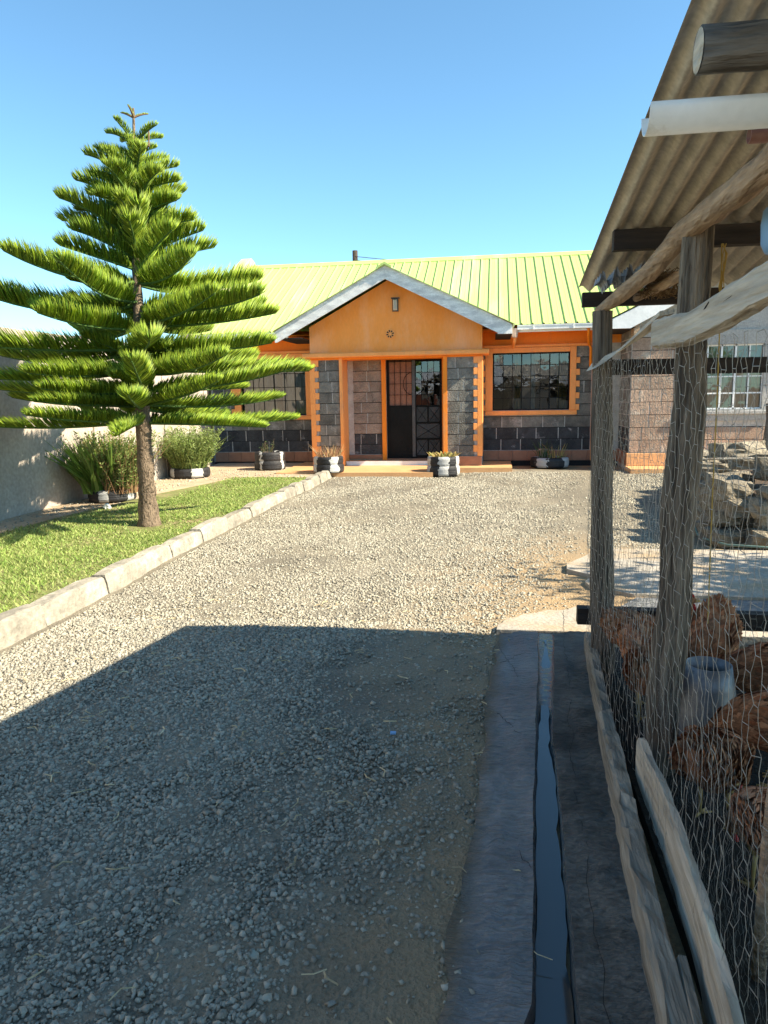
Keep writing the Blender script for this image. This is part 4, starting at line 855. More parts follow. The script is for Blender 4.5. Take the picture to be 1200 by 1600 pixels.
vs, fs = blades((P5[0], P5[1], .34), 240, .25, .04, .12, .008, .018, .9, rn, seg=3); b = MB(); b.add(vs, fs); b.build('rosettes', MAT['leaf_succ'], pl5)
P6 = (1.10, 15.08, .012); tyre('tyre_planter', P6, .38, .20, tyre_mat('tyre_paint_f', 4, .35, .4), 'wide low white and black tyre planter under the right window')
pl6 = empty('spiky_plant', (P6[0], P6[1], .2), 'thin spiky plants in the tyre under the right window', 'plant')
vs, fs = blades((P6[0]-.12, P6[1], .18), 34, .16, .2, .5, .004, .010, .9, rn); b = MB(); b.add(vs, fs); b.build('leaves', MAT['leaf_dark'], pl6)
vs, fs = blades((P6[0]+.14, P6[1]-.05, .18), 30, .18, .12, .34, .006, .014, .8, rn); b = MB(); b.add(vs, fs); b.build('pale_leaves', MAT['leaf_succ'], pl6)
b = MB(); b.lathe([(.075, 0), (.085, .02), (.10, .16), (.11, .17), (.105, .18), (.09, .17)], (P6[0]-.1, P6[1]+.22, .02), n=18); b.v = [(x, y, z+.16) for x, y, z in b.v]
b.build('flower_pot', MAT['coping'], smooth=True, label='small clay flower pot behind the tyre under the right window', cat='pot')

# ================================================================ CHICKEN COOP
coop = empty('chicken_coop', (1.0, 2.5, 0), 'rough timber chicken coop with corrugated iron roof and wire netting', 'chicken coop')
def cx(y, k): return k + .052*(y-2.8)
# floor
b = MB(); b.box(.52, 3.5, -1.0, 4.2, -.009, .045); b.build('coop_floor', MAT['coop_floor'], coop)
def log(name, pts, rs, mat, n=12, jit=.05, sub=3):
    P = [Vector(p) for p in pts]; out = []; ro = []
    for i in range(len(P)-1):
        for k_ in range(sub):
            u = k_/sub; out.append(P[i].lerp(P[i+1], u) + Vector((random.uniform(-1, 1), random.uniform(-1, 1), random.uniform(-1, 1)))*rs[i]*.05); ro.append((rs[i]*(1-u)+rs[i+1]*u)*random.uniform(.95, 1.05))
    out.append(P[-1]); ro.append(rs[-1])
    b = MB(); b.tube(out, ro, n=n, jit=jit); return b.build(name, mat, coop, smooth=True)
for x, y, zt in ((.58, .55, 2.2), (3.3, 3.85, 1.95), (3.3, 1.2, 2.2), (3.3, -.8, 2.45), (.52, -.85, 2.45)): log('post', [(x, y, -.05), (x, y, zt)], [.07, .055], MAT['post_wood'], sub=8)
def fissured(name, pts, rs, mat, n=44, sub=10, depth=.13):
    P = [Vector(p) for p in pts]; C_ = []; ro = []
    for i in range(len(P)-1):
        for k_ in range(sub): u = k_/sub; C_.append(P[i].lerp(P[i+1], u)); ro.append(rs[i]*(1-u)+rs[i+1]*u)
    C_.append(P[-1]); ro.append(rs[-1]); gk = np.array([random.uniform(-1, 1) for _ in range(n)]); vs = []
    for c_, r_ in zip(C_, ro):
        gk = np.clip(gk*.86 + RNG.normal(0, .42, n), -1, 1); kn = 1+.05*math.sin(c_.z*9+r_*50)
        for k_ in range(n): t_ = 2*math.pi*k_/n; q = r_*kn*(1-depth*max(0, gk[k_])+.03*math.sin(2*t_+c_.z*2)); vs.append((c_.x+q*math.cos(t_), c_.y+q*math.sin(t_), c_.z))
    m_ = len(C_); b = MB(); b.add(vs, [(i*n+k_, i*n+(k_+1) % n, (i+1)*n+(k_+1) % n, (i+1)*n+k_) for i in range(m_-1) for k_ in range(n)] + [tuple(range(n-1, -1, -1)), tuple((m_-1)*n+k_ for k_ in range(n))])
    return b.build(name, mat, coop)
fissured('post', [(.645, 2.80, -.05), (.648, 2.80, .35), (.672, 2.79, .75), (.668, 2.80, 1.05), (.694, 2.80, 1.45), (.690, 2.81, 1.75), (.698, 2.81, 2.065)], [.066, .062, .057, .061, .056, .054, .05], MAT['post_wood_pale'])
fissured('post', [(.575, 3.83, -.05), (.553, 3.83, .6), (.536, 3.83, 1.2), (.520, 3.83, 1.885)], [.066, .056, .052, .048], MAT['post_wood'])
# roof plane
RZ = lambda y: 2.025 + .148*(4.06-y)
b = MB(); pit = .076; x0r = .425; nxr = 53*8; vs = []
yr = (4.06, 1.5, -1.2)
for i in range(nxr+1):
    for y in yr:
        xx = x0r + pit*i/8 + .018*(y-4.06)*-1*0
        vs.append((xx, y, RZ(y) + .0145*math.sin(2*math.pi*i/8)))
b.add(vs, [(i*3+k_, (i+1)*3+k_, (i+1)*3+k_+1, i*3+k_+1) for i in range(nxr) for k_ in range(2)]); b.build('roof_sheet', MAT['iron_under'], coop, smooth=True)
# purlins and plates
MB().bar((.435, 3.95, 1.955), (3.5, 3.95, 1.955), .045, .07).build('purlin', MAT['dark_wood'], coop)
MB().bar((.468, 3.2, 2.095), (3.5, 3.2, 2.095), .05, .078).build('purlin', MAT['dark_wood'], coop)
log('purlin', [(.43, 1.80, 2.218), (.8, 1.80, 2.222), (3.4, 1.8, 2.22)], [.046, .045, .046], MAT['log_grey'], n=16, jit=.06, sub=6)
b = MB(); b.lathe([(.001, 0), (.03, .003), (.044, 0)], n=16); b.v = [(.4285-z, 1.80+x, 2.218+y) for x, y, z in b.v]; b.build('cut_end', MAT['slab_pale'], [o for o in coop.children if o.name.startswith('purlin')][-1])
log('purlin', [(.40, .2, 2.52), (3.4, .2, 2.5)], [.05, .05], MAT['log_grey'])
log('top_plate', [(.515, 3.93, 1.895), (.56, 3.6, 1.925), (.61, 3.2, 1.965), (.67, 2.88, 2.06), (.68, 2.47, 2.058), (.68, 2.1, 2.05), (.65, 1.2, 2.07), (.6, .3, 2.16)], [.022, .033, .037, .04, .042, .042, .045, .045], MAT['log_wood'], n=14, jit=.08, sub=5)
log('brace', [(.66, 3.72, 1.93), (.69, 3.3, 1.93), (.74, 2.9, 1.95)], [.018, .022, .024], MAT['log_wood'])
# rails along the drive side
def slab_rail(name, path, th, hh, mat, seg=4, rough=.008):
    P = [Vector(p) for p in path]; sec = []; 
    for i in range(len(P)-1):
        for k_ in range(seg): sec.append((P[i].lerp(P[i+1], k_/seg), (i+k_/seg)/(len(P)-1)))
    sec.append((P[-1], 1.)); vs = []; m_ = 8
    for p, u in sec:
        h_ = np.interp(u, np.linspace(0, 1, len(hh)), hh); j = lambda: random.uniform(-rough, rough)
        vs += [p+Vector((-th/2+j()*.3, 0, -h_*.38+j())), p+Vector((-th/2+j()*.3, 0, 0)), p+Vector((-th/2+j()*.3, 0, h_*.38+j())), p+Vector((-th*.3, 0, h_/2+j())), p+Vector((th*.4, 0, h_/2+j())), p+Vector((th/2, 0, h_*.3)), p+Vector((th/2, 0, -h_*.3)), p+Vector((0, 0, -h_/2+j()))]
    n_ = len(sec); b = MB(); b.add(vs, [(i*m_+k_, i*m_+(k_+1) % m_, (i+1)*m_+(k_+1) % m_, (i+1)*m_+k_) for i in range(n_-1) for k_ in range(m_)] + [tuple(range(m_-1, -1, -1)), tuple((n_-1)*m_+k_ for k_ in range(m_))])
    return b.build(name, mat, coop)
big = slab_rail('rail', [(.575, 2.80, 1.695), (.575, 2.55, 1.685), (.572, 2.31, 1.675), (.57, 1.95, 1.695), (.565, 1.70, 1.712), (.56, 1.2, 1.74), (.55, .6, 1.76)], .05, [.10, .105, .095, .10, .088, .095, .10], MAT['slab_pale'], seg=6, rough=.0022)
b = MB(); 
for q in range(2): 
    b = MB(); yy_ = (2.12, 1.98)[q]; dd_ = (.03, .10)[q]; b.tube([(.5475, yy_, 1.705), (.5465, yy_-dd_, 1.712), (.544, yy_-2*dd_, 1.722)], [.001, .0035, .001], n=5); b.build('split', MAT['joint'], big)
# bent thin board joining the two posts
b = MB(); vs = []; n_ = 16
for i in range(n_+1):
    u = i/n_; y = 3.93 - 1.09*u; x = .485 + .125*u; z = 1.63 + .145*u**1.25 - .012*math.sin(u*math.pi); tw = -.9 + .75*u; w = .030+.012*math.sin(u*math.pi)
    c_, s_ = math.cos(tw), math.sin(tw)
    for a_, t_ in ((-1, -.5), (1, -.5), (1, .5), (-1, .5)):
        aa = a_*w; tt = t_*.018; vs.append((x + aa*c_*.9 - tt*s_, y, z + aa*s_*-1 + tt*c_))
b.add(vs, [(i*4+k_, i*4+(k_+1) % 4, (i+1)*4+(k_+1) % 4, (i+1)*4+k_) for i in range(n_) for k_ in range(4)] + [(3,2,1,0), tuple(n_*4+k_ for k_ in range(4))]); b.build('bent_board', MAT['slab_pale'], coop)
# far rails
MB().bar((.57, 3.87, 1.615), (3.4, 3.87, 1.60), .05, .075).build('rail', MAT['dark_wood'], coop)
MB().bar((.445, 3.93, .315), (3.4, 3.93, .28), .07, .088).build('rail', MAT['dark_wood'], coop)
# bottom boards beside the drain
slab_rail('skirting_slab', [(.535, 4.12, .10), (.50, 3.55, .10), (.474, 3.05, .095)], .05, [.13, .16, .15], MAT['plank_grey'], seg=8, rough=.012)
slab_rail('skirting_slab', [(.470, 3.03, .10), (.452, 2.6, .10), (.430, 2.15, .095), (.405, 1.55, .09), (.37, .8, .09), (.34, -.3, .09)], .06, [.14, .15, .14, .15, .13], MAT['plank_grey'], seg=8, rough=.014)
slab_rail('skirting_plank', [(.525, 2.58, .19), (.530, 2.2, .185), (.515, 1.75, .17), (.475, 1.3, .17), (.44, .6, .17)], .03, [.17, .19, .20, .20], MAT['slab_pale'], seg=8, rough=.007)
slab_rail('skirting_plank', [(.452, 1.66, .11), (.435, 1.45, .11), (.40, .9, .11)], .025, [.10, .12, .11], MAT['plank_grey'], seg=5, rough=.004)
# ---- wire netting, hexagons drawn out of shape
def netting(name, origin, ex, ez, nw, nh, cw, ch, r_, sag, seed, en=(0, 0, 0), drawn=0., mat='wire'):
    rng = np.random.default_rng(seed); O, EX, EZ_, EN = map(lambda q: np.array(q, float), (origin, ex, ez, en)); nodes = {}; seg = []
    def nd(i, j, s_):
        key = (i, j, s_)
        if key not in nodes:
            u = i*cw + (0 if j % 2 == 0 else cw/2) + s_*cw*.20; v = j*ch*(1+drawn*(1-.5*j/nh))
            du, dv = rng.normal(0, cw*.05), rng.normal(0, ch*.08)
            bow = .006*math.sin(u*9+seed)+.006*math.sin(v*7+u*4)
            nodes[key] = O + EX*(u+du+.010*math.sin(v*6+u*3)+sag*math.sin(v*2.2)) + EZ_*(v+dv+.012*math.sin(u*5)) + EN*(bow+rng.normal(0, .0025))
        return nodes[key]
    for j in range(nh):
        for i in range(nw):
            a, b_ = nd(i, j, -1), nd(i, j, 1); seg.append((a, b_, r_*1.5))
            if j < nh-1:
                if j % 2 == 0:
                    seg.append((b_, nd(i, j+1, -1), r_)); 
                    if i > 0: seg.append((a, nd(i-1, j+1, 1), r_))
                else:
                    seg.append((a, nd(i, j+1, 1), r_))
                    if i < nw-1: seg.append((b_, nd(i+1, j+1, -1), r_))
    A = np.array([s_[0] for s_ in seg]); B = np.array([s_[1] for s_ in seg]); RR = np.array([s_[2] for s_ in seg])
    D = B-A; D /= np.linalg.norm(D, axis=1)[:, None]; U = np.cross(D, np.array([.3, .5, .81])); U /= np.linalg.norm(U, axis=1)[:, None]; V_ = np.cross(D, U); n_ = len(A)
    VV = np.zeros((n_, 9, 3)); mid = (A+B)/2 + rng.normal(0, cw*.04, (n_, 3))*np.where(RR > r_*1.2, 0, 1)[:, None]
    for k_ in range(3):
        o = (U*math.cos(k_*2.0944) + V_*math.sin(k_*2.0944))*RR[:, None]; VV[:, k_] = A+o; VV[:, 3+k_] = mid+o; VV[:, 6+k_] = B+o
    F = np.array([(q*3+k_, q*3+(k_+1) % 3, q*3+3+(k_+1) % 3, q*3+3+k_) for q in range(2) for k_ in range(3)])
    return np_mesh(name, VV.reshape(-1, 3), (F[None] + (np.arange(n_)*9)[:, None, None]).reshape(-1, 4), MAT[mat], coop)
ln_ = Vector((.052, 1, 0)).normalized()
netting('wire_netting', (.522, .7, .13), (-.010, 1, 0), (.0, 0, 1), 41, 31, .080, .034, .00072, .012, 3, en=(1, 0, 0), drawn=.9)
netting('wire_netting', (.60, .7, .08), (.005, 1, 0), (.0, 0, 1), 76, 22, .042, .022, .00038, .006, 8, en=(1, 0, 0), mat='wire_dark')
netting('wire_netting', (.60, 3.905, .2), (1, -.02, 0), (0, 0, 1), 44, 45, .065, .033, .0006, .01, 5, en=(0, 1, 0))
# loose twine
def twine(pts, r_, label): tag(MB().tube(pts, r_, n=5).build('twine', MAT['twine']), label, 'twine')
twine([(.875, 3.17, 2.06), (.878, 3.16, 1.9), (.885, 3.16, 1.5), (.89, 3.17, 1.05), (.898, 3.17, .52)], .0028, 'long yellow twine hanging from the purlin down to the feeder')
b = MB()
for i in range(7):
    o = random.uniform(-.012, .012); b.tube([(.885+o, 3.165, 2.06), (.884-o, 3.16, 2.02), (.887+o*1.6, 3.16, 1.9-random.uniform(0, .1)), (.887+o*.4, 3.162, 1.84-random.uniform(0, .06))], .002, n=4)
b.build('twine_knot', MAT['twine'], label='bunched yellow twine looped over the dark purlin', cat='twine')
# half-round white gutter and brown pipe stored under the roof
def half_pipe(name, a, b_, r_, mat, label, open_=True):
    a, b_ = Vector(a), Vector(b_); n_ = 14; vs = []
    for p in (a, b_):
        for rr_ in (r_, r_-.003):
            for k_ in range(n_+1):
                t_ = math.pi*(1+k_/n_) if open_ else 2*math.pi*k_/n_
                vs.append(p + Vector((0, math.cos(t_)*rr_, math.sin(t_)*rr_)))
    m_ = n_+1; fs = []
    for k_ in range(n_):
        fs += [(k_, k_+1, 2*m_+k_+1, 2*m_+k_), (m_+k_, 3*m_+k_, 3*m_+k_+1, m_+k_+1), (k_, m_+k_, m_+k_+1, k_+1), (2*m_+k_, 2*m_+k_+1, 3*m_+k_+1, 3*m_+k_)]
    if open_: fs += [(0, 2*m_, 3*m_, m_), (n_, m_+n_, 3*m_+n_, 2*m_+n_)]
    b = MB(); b.add(vs, fs); b.build(name, mat, smooth=True, label=label, cat='pipe')
half_pipe('gutter_length', (.352, 1.95, 2.156), (2.4, 1.95, 2.160), .056, MAT['pvc_white'], 'white half-round plastic gutter length stored under the coop roof')
half_pipe('plastic_pipe', (.615, 2.045, 2.114), (2.3, 2.045, 2.114), .020, MAT['pvc_brown'], 'short brown plastic pipe lying beside the white gutter', False)
# egg tray and straw nest tucked under the roof
b = MB(); n1, n2 = 22, 14; vs = []
for i in range(n1):
    for j in range(n2):
        x = .46 + .22*i/(n1-1); y = 3.50 + .24*j/(n2-1); vs.append((x, y, 1.985 + .020*math.sin(i*1.15)*math.cos(j*1.6) + .022*math.sin(i*1.15) + .22*(x-.46) + random.uniform(-.003, .003)))
b.add(vs, [(i*n2+j, (i+1)*n2+j, (i+1)*n2+j+1, i*n2+j+1) for i in range(n1-1) for j in range(n2-1)]); b.build('egg_tray', MAT['egg_tray'], label='grey bumpy egg tray tucked under the coop roof edge', cat='egg tray')
b = MB(); rn = random.Random(3)
for i in range(520):
    t_ = rn.uniform(0, 6.28); q = rn.uniform(.02, .11); p = Vector((.72+q*math.cos(t_), 3.45+q*1.4*math.sin(t_), 1.94+rn.uniform(-.03, .055))); d = Vector((-math.sin(t_)+rn.gauss(0, .5), math.cos(t_)+rn.gauss(0, .5), rn.gauss(0, .5))).normalized()*rn.uniform(.03, .075)
    b.tube([p-d*.5, p+Vector((rn.gauss(0, .006), rn.gauss(0, .006), rn.gauss(0, .006))), p+d*.5], .0018, n=3, cap=False)
b.build('straw_nest', MAT['nest'], label='loose brown straw nest wedged under the coop roof', cat='nest')
b = MB(); b.lathe([(.0, 0), (.05, .004), (.062, .03), (.065, .09), (.06, .13), (.03, .16), (.022, .18), (.022, .2), (0, .2)], n=20, cap=False); b.v = [(.868+x, 2.5+y, 1.905+z) for x, y, z in b.v]
b.build('plastic_jar', MAT['blue_plastic'], smooth=True, label='pale blue plastic jar hanging at the right edge under the roof', cat='jar')
MB().tube([(.868, 2.5, 2.10), (.868, 2.5, 2.24)], .003, n=5).build('jar_hook', MAT['wire'], bpy.data.objects['plastic_jar'])
MB().tube([(.66, 1.75, .04), (.662, 1.752, .4), (.668, 1.75, .62)], [.018, .017, .015], n=8, jit=.06).build('perch_stake', MAT['log_wood'], coop, smooth=True)
# feeder
b = MB(); b.lathe([(.138, 0), (.136, .012), (.105, .2), (.090, .29), (.087, .29), (.102, .2), (.132, .02)], n=32, cap=False); b.v = [(.885+x, 3.08+y, .085+z) for x, y, z in b.v]; fd = b.build('feeder', MAT['galvanised'], smooth=True, label='galvanised cone feeder standing among the hens', cat='feeder')
b = MB(); b.lathe([(.16, .0), (.175, .03), (.17, .035), (.155, .01)], n=28); b.v = [(.885+x, 3.08+y, .055+z) for x, y, z in b.v]; b.build('tray', MAT['galvanised'], fd, smooth=True)

# ================================================================ HENS
def hen(name, loc, rz, label, head='up', pale=False, scale=1., sit=0.):
    e = bpy.data.objects.new(name, None); COL.objects.link(e); ORI[e] = Vector((0, 0, 0)); e.empty_display_size = .1
    tag(e, label, 'hen', 'hens in the coop')
    # spine from tail root to head: (x, z, half-width, half-height)
    if head == 'up': sp = [(-.165,.255,.012,.012),(-.14,.245,.035,.045),(-.09,.225,.066,.075),(-.03,.20,.083,.088),(.04,.195,.083,.088),(.095,.215,.066,.076),(.125,.255,.043,.048),(.138,.30,.029,.031),(.143,.335,.024,.026),(.15,.362,.023,.025),(.165,.372,.017,.019),(.178,.368,.008,.009)]
    else: sp = [(-.165,.275,.012,.012),(-.14,.262,.035,.045),(-.09,.235,.066,.075),(-.03,.205,.083,.088),(.04,.188,.083,.088),(.095,.175,.066,.074),(.135,.155,.046,.050),(.165,.125,.031,.033),(.185,.095,.025,.027),(.20,.068,.023,.025),(.208,.048,.017,.018),(.212,.036,.008,.009)]
    rn = random.Random(name + label); b = MB(); vs = []; n_ = 16
    for i, (x, z, w, h_) in enumerate(sp):
        x0_, z0_ = sp[max(i-1, 0)][:2]; x1_, z1_ = sp[min(i+1, len(sp)-1)][:2]; d = Vector((x1_-x0_, 0, z1_-z0_)).normalized(); u_ = Vector((-d.z, 0, d.x))
        for k_ in range(n_):
            t_ = 2*math.pi*k_/n_; j = 1+rn.uniform(-.05, .05); vs.append(Vector((x, 0, z)) + Vector((0, 1, 0))*math.cos(t_)*w*j + u_*math.sin(t_)*h_*j)
    b.add(vs, [(i*n_+k_, i*n_+(k_+1) % n_, (i+1)*n_+(k_+1) % n_, (i+1)*n_+k_) for i in range(len(sp)-1) for k_ in range(n_)] + [tuple(range(n_-1, -1, -1)), tuple((len(sp)-1)*n_+k_ for k_ in range(n_))])
    body = b.build('body', MAT['hen'], e, smooth=True)
    # overlapping feathers
    fb = MB()
    for q in range(900):
        i = rn.uniform(.6, 8.6); i0 = int(i); f = i-i0; x, z, w, h_ = [sp[i0][k_]*(1-f)+sp[i0+1][k_]*f for k_ in range(4)]; t_ = rn.uniform(-.9, math.pi+.9)
        dx, dz = sp[i0+1][0]-sp[i0][0], sp[i0+1][1]-sp[i0][1]; d = Vector((dx, 0, dz)).normalized(); u_ = Vector((-d.z, 0, d.x)); nn = (Vector((0, 1, 0))*math.cos(t_)*h_ + u_*math.sin(t_)*w).normalized()
        p = Vector((x, 0, z)) + Vector((0, 1, 0))*math.cos(t_)*w + u_*math.sin(t_)*h_; s_ = d.cross(nn).normalized(); l = rn.uniform(.022, .05)*(1 if i < 5.5 else .6); ww = l*.30
        fb.cur = 0
        fb.add([p+nn*.001+d*.004, p+nn*.005-d*l*.5+s_*ww, p+nn*.009-d*l+s_*rn.uniform(-.004, .004), p+nn*.005-d*l*.5-s_*ww], [(0,1,2,3)])
    fb.build('plumage', MAT['hen_pale'] if pale else MAT['hen'], body)
    for s_ in (-1, 1):   # wings
        wb_ = MB(); vs = []
        for i in range(9):
            u = i/8; x = .075-.215*u; z = .225-.02*math.sin(u*3)+.03*u; hh = .046*math.sin(min(1, u*1.25+.18)*math.pi*.86)+.005; yy = s_*(.072+.010*math.sin(u*math.pi)-.035*u*u)
            for k_ in range(5): v_ = k_/4*2-1; vs.append((x-.012*v_*-1*u, yy+s_*.010*(1-v_*v_), z-hh*v_))
        wb_.add(vs, [(i*5+k_, i*5+k_+1, (i+1)*5+k_+1, (i+1)*5+k_) for i in range(8) for k_ in range(4)]); 
        for q in range(150):
            u = rn.random(); v_ = rn.uniform(-1, 1); hh = .046*math.sin(min(1, u*1.25+.18)*math.pi*.86)+.005; x = .075-.215*u; z = .225-.02*math.sin(u*3)+.03*u-hh*v_; yy = s_*(.074+.010*math.sin(u*math.pi)-.035*u*u+.010*(1-v_*v_))
            p = Vector((x, yy, z)); d = Vector((-1, s_*rn.uniform(-.1, .16), rn.uniform(-.25, .25))).normalized(); t2 = Vector((0, s_*.25, 1)).normalized(); l = rn.uniform(.025, .055); ww = l*.22
            wb_.add([p, p+d*l*.5+t2*ww+Vector((0, s_*.003, 0)), p+d*l+Vector((0, s_*.006, 0)), p+d*l*.5-t2*ww+Vector((0, s_*.003, 0))], [(0,1,2,3)])
        wb_.build('wing', MAT['hen'], e, smooth=False)
    tb = MB()
    tz0 = sp[0][1]
    for q in range(11):  # tail fan
        v_ = (q-5)/5; a = v_*.55; l = .085*(1-.25*abs(v_))
        p = Vector((-.135, v_*.016, tz0-.005)); d = Vector((-.62, math.sin(a)*.55, .72-.25*abs(v_))).normalized(); s_ = Vector((0, 1, 0)).cross(d).normalized()
        tb.add([p-s_*.006, p+d*l*.6-s_*.008, p+d*l, p+d*l*.6+s_*.008, p+s_*.006], [(0,1,2,3,4)])
    tb.build('tail', MAT['hen_tail'], e)
    hx, hz = sp[9][0], sp[9][1]; hd = Vector((sp[11][0]-sp[9][0], 0, sp[11][1]-sp[9][1])).normalized(); hu = Vector((-hd.z, 0, hd.x)); H_ = Vector((hx, 0, hz))
    cb = MB(); pl_ = []
    for q in range(9): pl_.append((-.024+.052*q/8, .020+(.024 if q % 2 else .008)*math.sin(math.pi*(q+1)/10)))
    poly = [H_+hd*a+hu*c_ for a, c_ in pl_] + [H_+hd*.028+hu*.012, H_-hd*.024+hu*.012]; m_ = len(poly)
    cb.add([p+Vector((0, -.0035, 0)) for p in poly] + [p+Vector((0, .0035, 0)) for p in poly], [tuple(range(m_)), tuple(range(2*m_-1, m_-1, -1))] + [(i, m_+i, m_+(i+1) % m_, (i+1) % m_) for i in range(m_)]); cb.build('comb', MAT['comb'], e)
    wa = MB(); wa.tube([H_+hd*.018-hu*.012, H_+hd*.020-hu*.030, H_+hd*.018-hu*.040], [.006, .009, .004], n=6); wa.build('wattle', MAT['comb'], e, smooth=True)
    bk = MB(); bk.tube([H_+hd*.022, H_+hd*.040-hu*.001, H_+hd*.054-hu*.006], [.009, .006, .001], n=6); bk.build('beak', MAT['beak'], e, smooth=True)
    for s_ in (-1, 1):
        ey = MB(); ey.lathe([(.0005, -.004), (.003, -.002), (.0036, 0), (.003, .002), (.0005, .004)], n=8); c_ = H_+hd*.010+hu*.006; ey.v = [(c_.x+x, s_*.0215+z*.6, c_.z+y) for x, y, z in ey.v]; ey.build('eye', MAT['joint'], e)
        lg = MB(); lg.tube([(.0, s_*.042, .15), (-.005, s_*.042, .115)], [.030, .014], n=8); lg.tube([(-.005, s_*.042, .12), (.0, s_*.042, .06), (.002, s_*.042, .008)], [.0085, .006, .006], n=6)
        for a in (-.5, 0, .5, math.pi): lg.tube([(.002, s_*.042, .008), (.002+.042*math.cos(a)*(.6 if a > 2 else 1), s_*.042+.042*math.sin(a), .004)], [.0055, .003], n=5)
        lg.build('leg', MAT['beak'], e, smooth=True)
    e.location = (loc[0], loc[1], .046 - sit); e.rotation_euler = (0, 0, rz); e.scale = (scale,)*3
    return e
hen('hen', (.76, 3.68), rad(-12), 'brown hen at the far end between the two coop posts', 'up', scale=1.2)
hen('hen', (.69, 3.20), rad(70), 'tan brown hen pressed against the netting left of the thick post', 'down', pale=True, scale=1.2)
hen('hen', (.72, 3.45), rad(-75), 'rusty hen between the far hen and the tan hen, beak at the netting', 'up', scale=1.1)
hen('hen', (1.03, 3.58), rad(-115), 'brown hen with raised back directly behind the feeder', 'down', scale=1.35)
hen('hen', (1.20, 3.26), rad(165), 'rusty brown hen at the right edge beside the feeder', 'down', scale=1.25)
hen('hen', (.745, 2.45), rad(50), 'brown hen with upright tail in front of the feeder', 'down', scale=1.12)
hen('hen', (.80, 2.10), rad(100), 'pale tan hen nearest the camera at the right edge', 'down', pale=True, scale=1.05)
hen('hen', (1.04, 2.72), rad(150), 'dark brown hen half cut off by the right edge', 'down', scale=1.25)

# ================================================================ RUBBLE PLANTER ON THE RIGHT
rub = empty('rubble_planter', (2.6, 8.5, 0), 'raised bed walled with rough stacked stones behind the coop', 'stone wall')
def rock(c, sx_, sy_, sz_, rz, seed):
    rn = random.Random(seed); import bmesh
    bm = bmesh.new(); bmesh.ops.create_cube(bm, size=2); bmesh.ops.subdivide_edges(bm, edges=bm.edges[:], cuts=2, use_grid_fill=True)
    for v in bm.verts:
        l = v.co.length; v.co *= (1.0/l)**.3*1.02; v.co += Vector((rn.gauss(0, .10), rn.gauss(0, .10), rn.gauss(0, .10)))
    me = bpy.data.meshes.new('stone'); mt_ = Matrix.Translation(Vector(c)-ORI[rub]) @ Matrix.Rotation(rz, 4, 'Z') @ Euler((rn.gauss(0, .07), rn.gauss(0, .07), 0)).to_matrix().to_4x4() @ Matrix.Diagonal((sx_, sy_, sz_, 1)); bm.transform(mt_); bm.to_mesh(me); bm.free()
    return link('stone', me, MAT['rubble'], rub)
sd_ = 0
for lvl in range(4):
    z = .02 + .145*lvl; y = 7.25 + .12*(lvl % 2)
    while y < 11.2:
        l = random.uniform(.14, .30); sd_ += 1; x = 2.18 + .195*(y-7.25) + .03*lvl
        rock((x+random.uniform(-.04, .04), y+l, z+.07), random.uniform(.14, .2), l*1.02, random.uniform(.075, .095), random.uniform(-.1, .35), sd_); y += 2*l
    x = 2.38 + .1*(lvl % 2)
    while x < 4.4:
        l = random.uniform(.14, .27); sd_ += 1; rock((x+l, 7.30+random.uniform(-.05, .05), z+.07), l*1.02, random.uniform(.13, .18), random.uniform(.075, .095), random.uniform(-.25, .25), sd_); x += 2*l
for q in range(9):
    sd_ += 1; y = random.uniform(7.4, 10.6); k_ = random.uniform(.07, .17)
    rock((2.25+.195*(y-7.25)+random.uniform(0, .9), y, .57+k_*.5+random.uniform(0, .06)), k_*random.uniform(1, 1.5), k_, k_*random.uniform(.5, .9), random.uniform(-2, 2), sd_)
b = MB(); b.add([(2.4, 7.4, .5), (4.6, 7.4, .5), (4.6, 11.3, .5), (3.0, 11.3, .5)], [(0,1,2,3)]); b.build('fill', MAT['pot_soil'], rub)
# hose and thin stick
tag(MB().tube([(2.02, 8.2, .74), (1.98, 8.1, .55), (1.97, 7.8, .25), (2.0, 7.5, .06), (2.15, 7.1, .065), (2.5, 6.95, .075), (3.0, 7.0, .07), (3.4, 6.9, .07)], .011, n=6).build('garden_hose', MAT['hose'], smooth=True), 'thin green garden hose curling around the rubble planter', 'hose')
tag(MB().tube([(2.0, 8.15, .77), (2.6, 7.9, .80)], [.014, .012], n=6).build('stick', MAT['slab_pale']), 'pale stick lying on top of the rubble planter', 'stick')
fp = empty('fence_post', (4.0, 11.6, 0), 'gnarled thin wooden post standing before the side wing', 'post')
MB().tube([(4.0, 11.6, 0), (3.98, 11.6, .5), (4.02, 11.6, 1.05), (4.0, 11.6, 1.28)], [.09, .07, .065, .075], n=9, jit=.15).build('post', MAT['post_wood_pale'], fp)
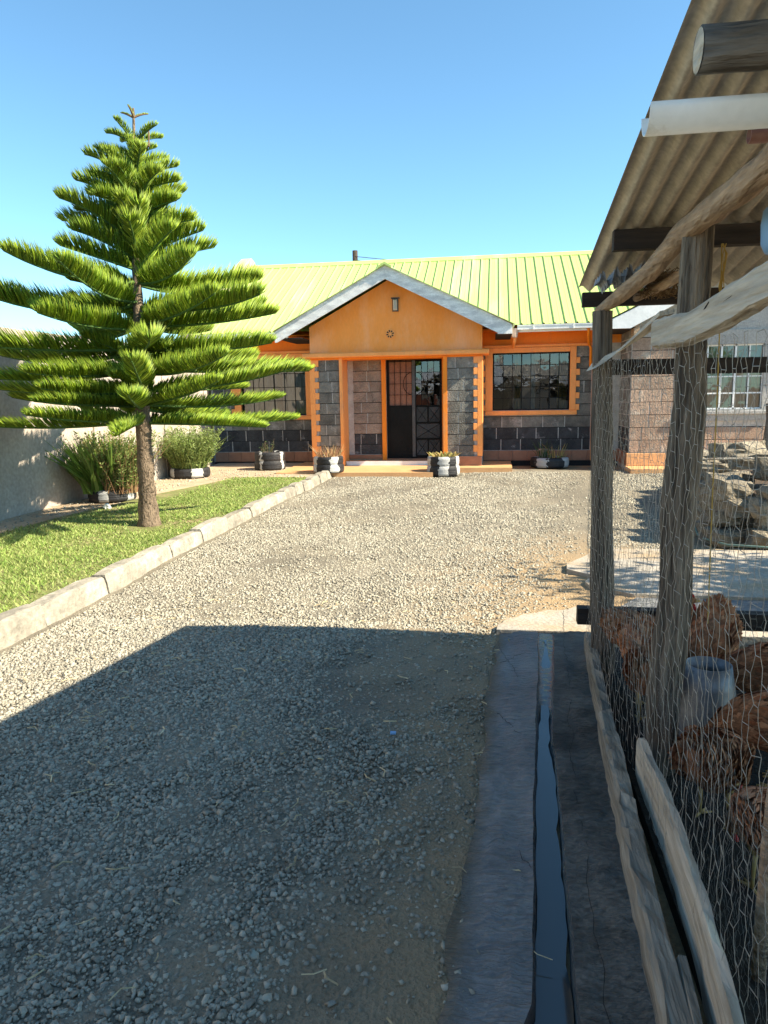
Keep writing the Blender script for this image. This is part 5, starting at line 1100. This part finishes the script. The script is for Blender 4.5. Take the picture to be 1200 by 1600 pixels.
# leafy shade tree outside the right edge: its dappled shade falls on the slab
sh = empty('shade_tree', (6.0, 5.2, 0), 'leafy tree beyond the right edge shading the concrete slab', 'tree')
MB().tube([(6.0, 5.2, 0), (5.95, 5.2, 1.2), (5.8, 5.25, 2.2), (5.5, 5.2, 3.0)], [.12, .1, .08, .04], n=10).build('trunk', MAT['bark'], sh, smooth=True)
b = MB(); rn = random.Random(9)
for q in range(5):
    a = q*1.26; b.tube([(5.9, 5.2, 1.7), (5.9+.5*math.cos(a), 5.2+.5*math.sin(a), 2.5), (5.6+.9*math.cos(a), 5.2+.9*math.sin(a), 3.0)], [.05, .035, .012], n=6)
b.build('limbs', MAT['bark'], sh)
n = 5200; cl = [(rn.uniform(4.7, 6.6), rn.uniform(4.5, 6.0), rn.uniform(2.3, 3.5)) for _ in range(34)]; ci = RNG.integers(0, 34, n); C0 = np.array(cl)[ci] + RNG.normal(0, .2, (n, 3))
D = RNG.normal(0, 1, (n, 3)); D /= np.linalg.norm(D, axis=1)[:, None]; E_ = np.cross(D, RNG.normal(0, 1, (n, 3))); E_ /= np.linalg.norm(E_, axis=1)[:, None]; l = RNG.uniform(.04, .075, n)[:, None]
V = np.stack([C0-D*l, C0+E_*l*.5, C0+D*l, C0-E_*l*.5], 1); np_mesh('crown', V.reshape(-1, 3), np.arange(n*4).reshape(-1, 4), MAT['leaf_a'], sh)

# ================================================================ BEHIND THE CAMERA (seen only as reflections in the panes)
nb = empty('neighbour_house', (1, -12, 0), 'pale house with grey iron roof mirrored in the window panes', 'house')
b = MB(); walls(b, -5, 7, 0, 2.1, -10.2, .2, [(-3.5, -2.3, .9, 1.9), (0, 1.0, .1, 2.0), (3, 4.2, .9, 1.9)]); b.box(-5, 7, -16, -15.8, 0, 2.3); b.box(-5, -4.8, -15.8, -10.2, 0, 2.3); b.box(6.8, 7, -15.8, -10.2, 0, 2.3); b.build('wall', MAT['neighbour_wall'], nb)
for zz in (0,):
    vs = []; 
    for i in range(0, 321):
        x = -5.4+12.8*i/320; o = .02*math.sin(i*math.pi/2); vs += [(x, -9.7, 2.0+o), (x, -13, 2.9+o), (x, -16.4, 2.0+o)]
    b = MB(); b.add(vs, [(3*i+k_, 3*i+3+k_, 3*i+4+k_, 3*i+1+k_) for i in range(320) for k_ in range(2)]); b.build('roof', MAT['iron_roof'], nb)
nb2 = empty('garden_wall', (-4, -6, 0), 'low red brick garden wall mirrored in the door panes', 'wall')
MB().box(-9, -3.2, -6.2, -6, 0, 1.5).build('wall', MAT['brick_red'], nb2)
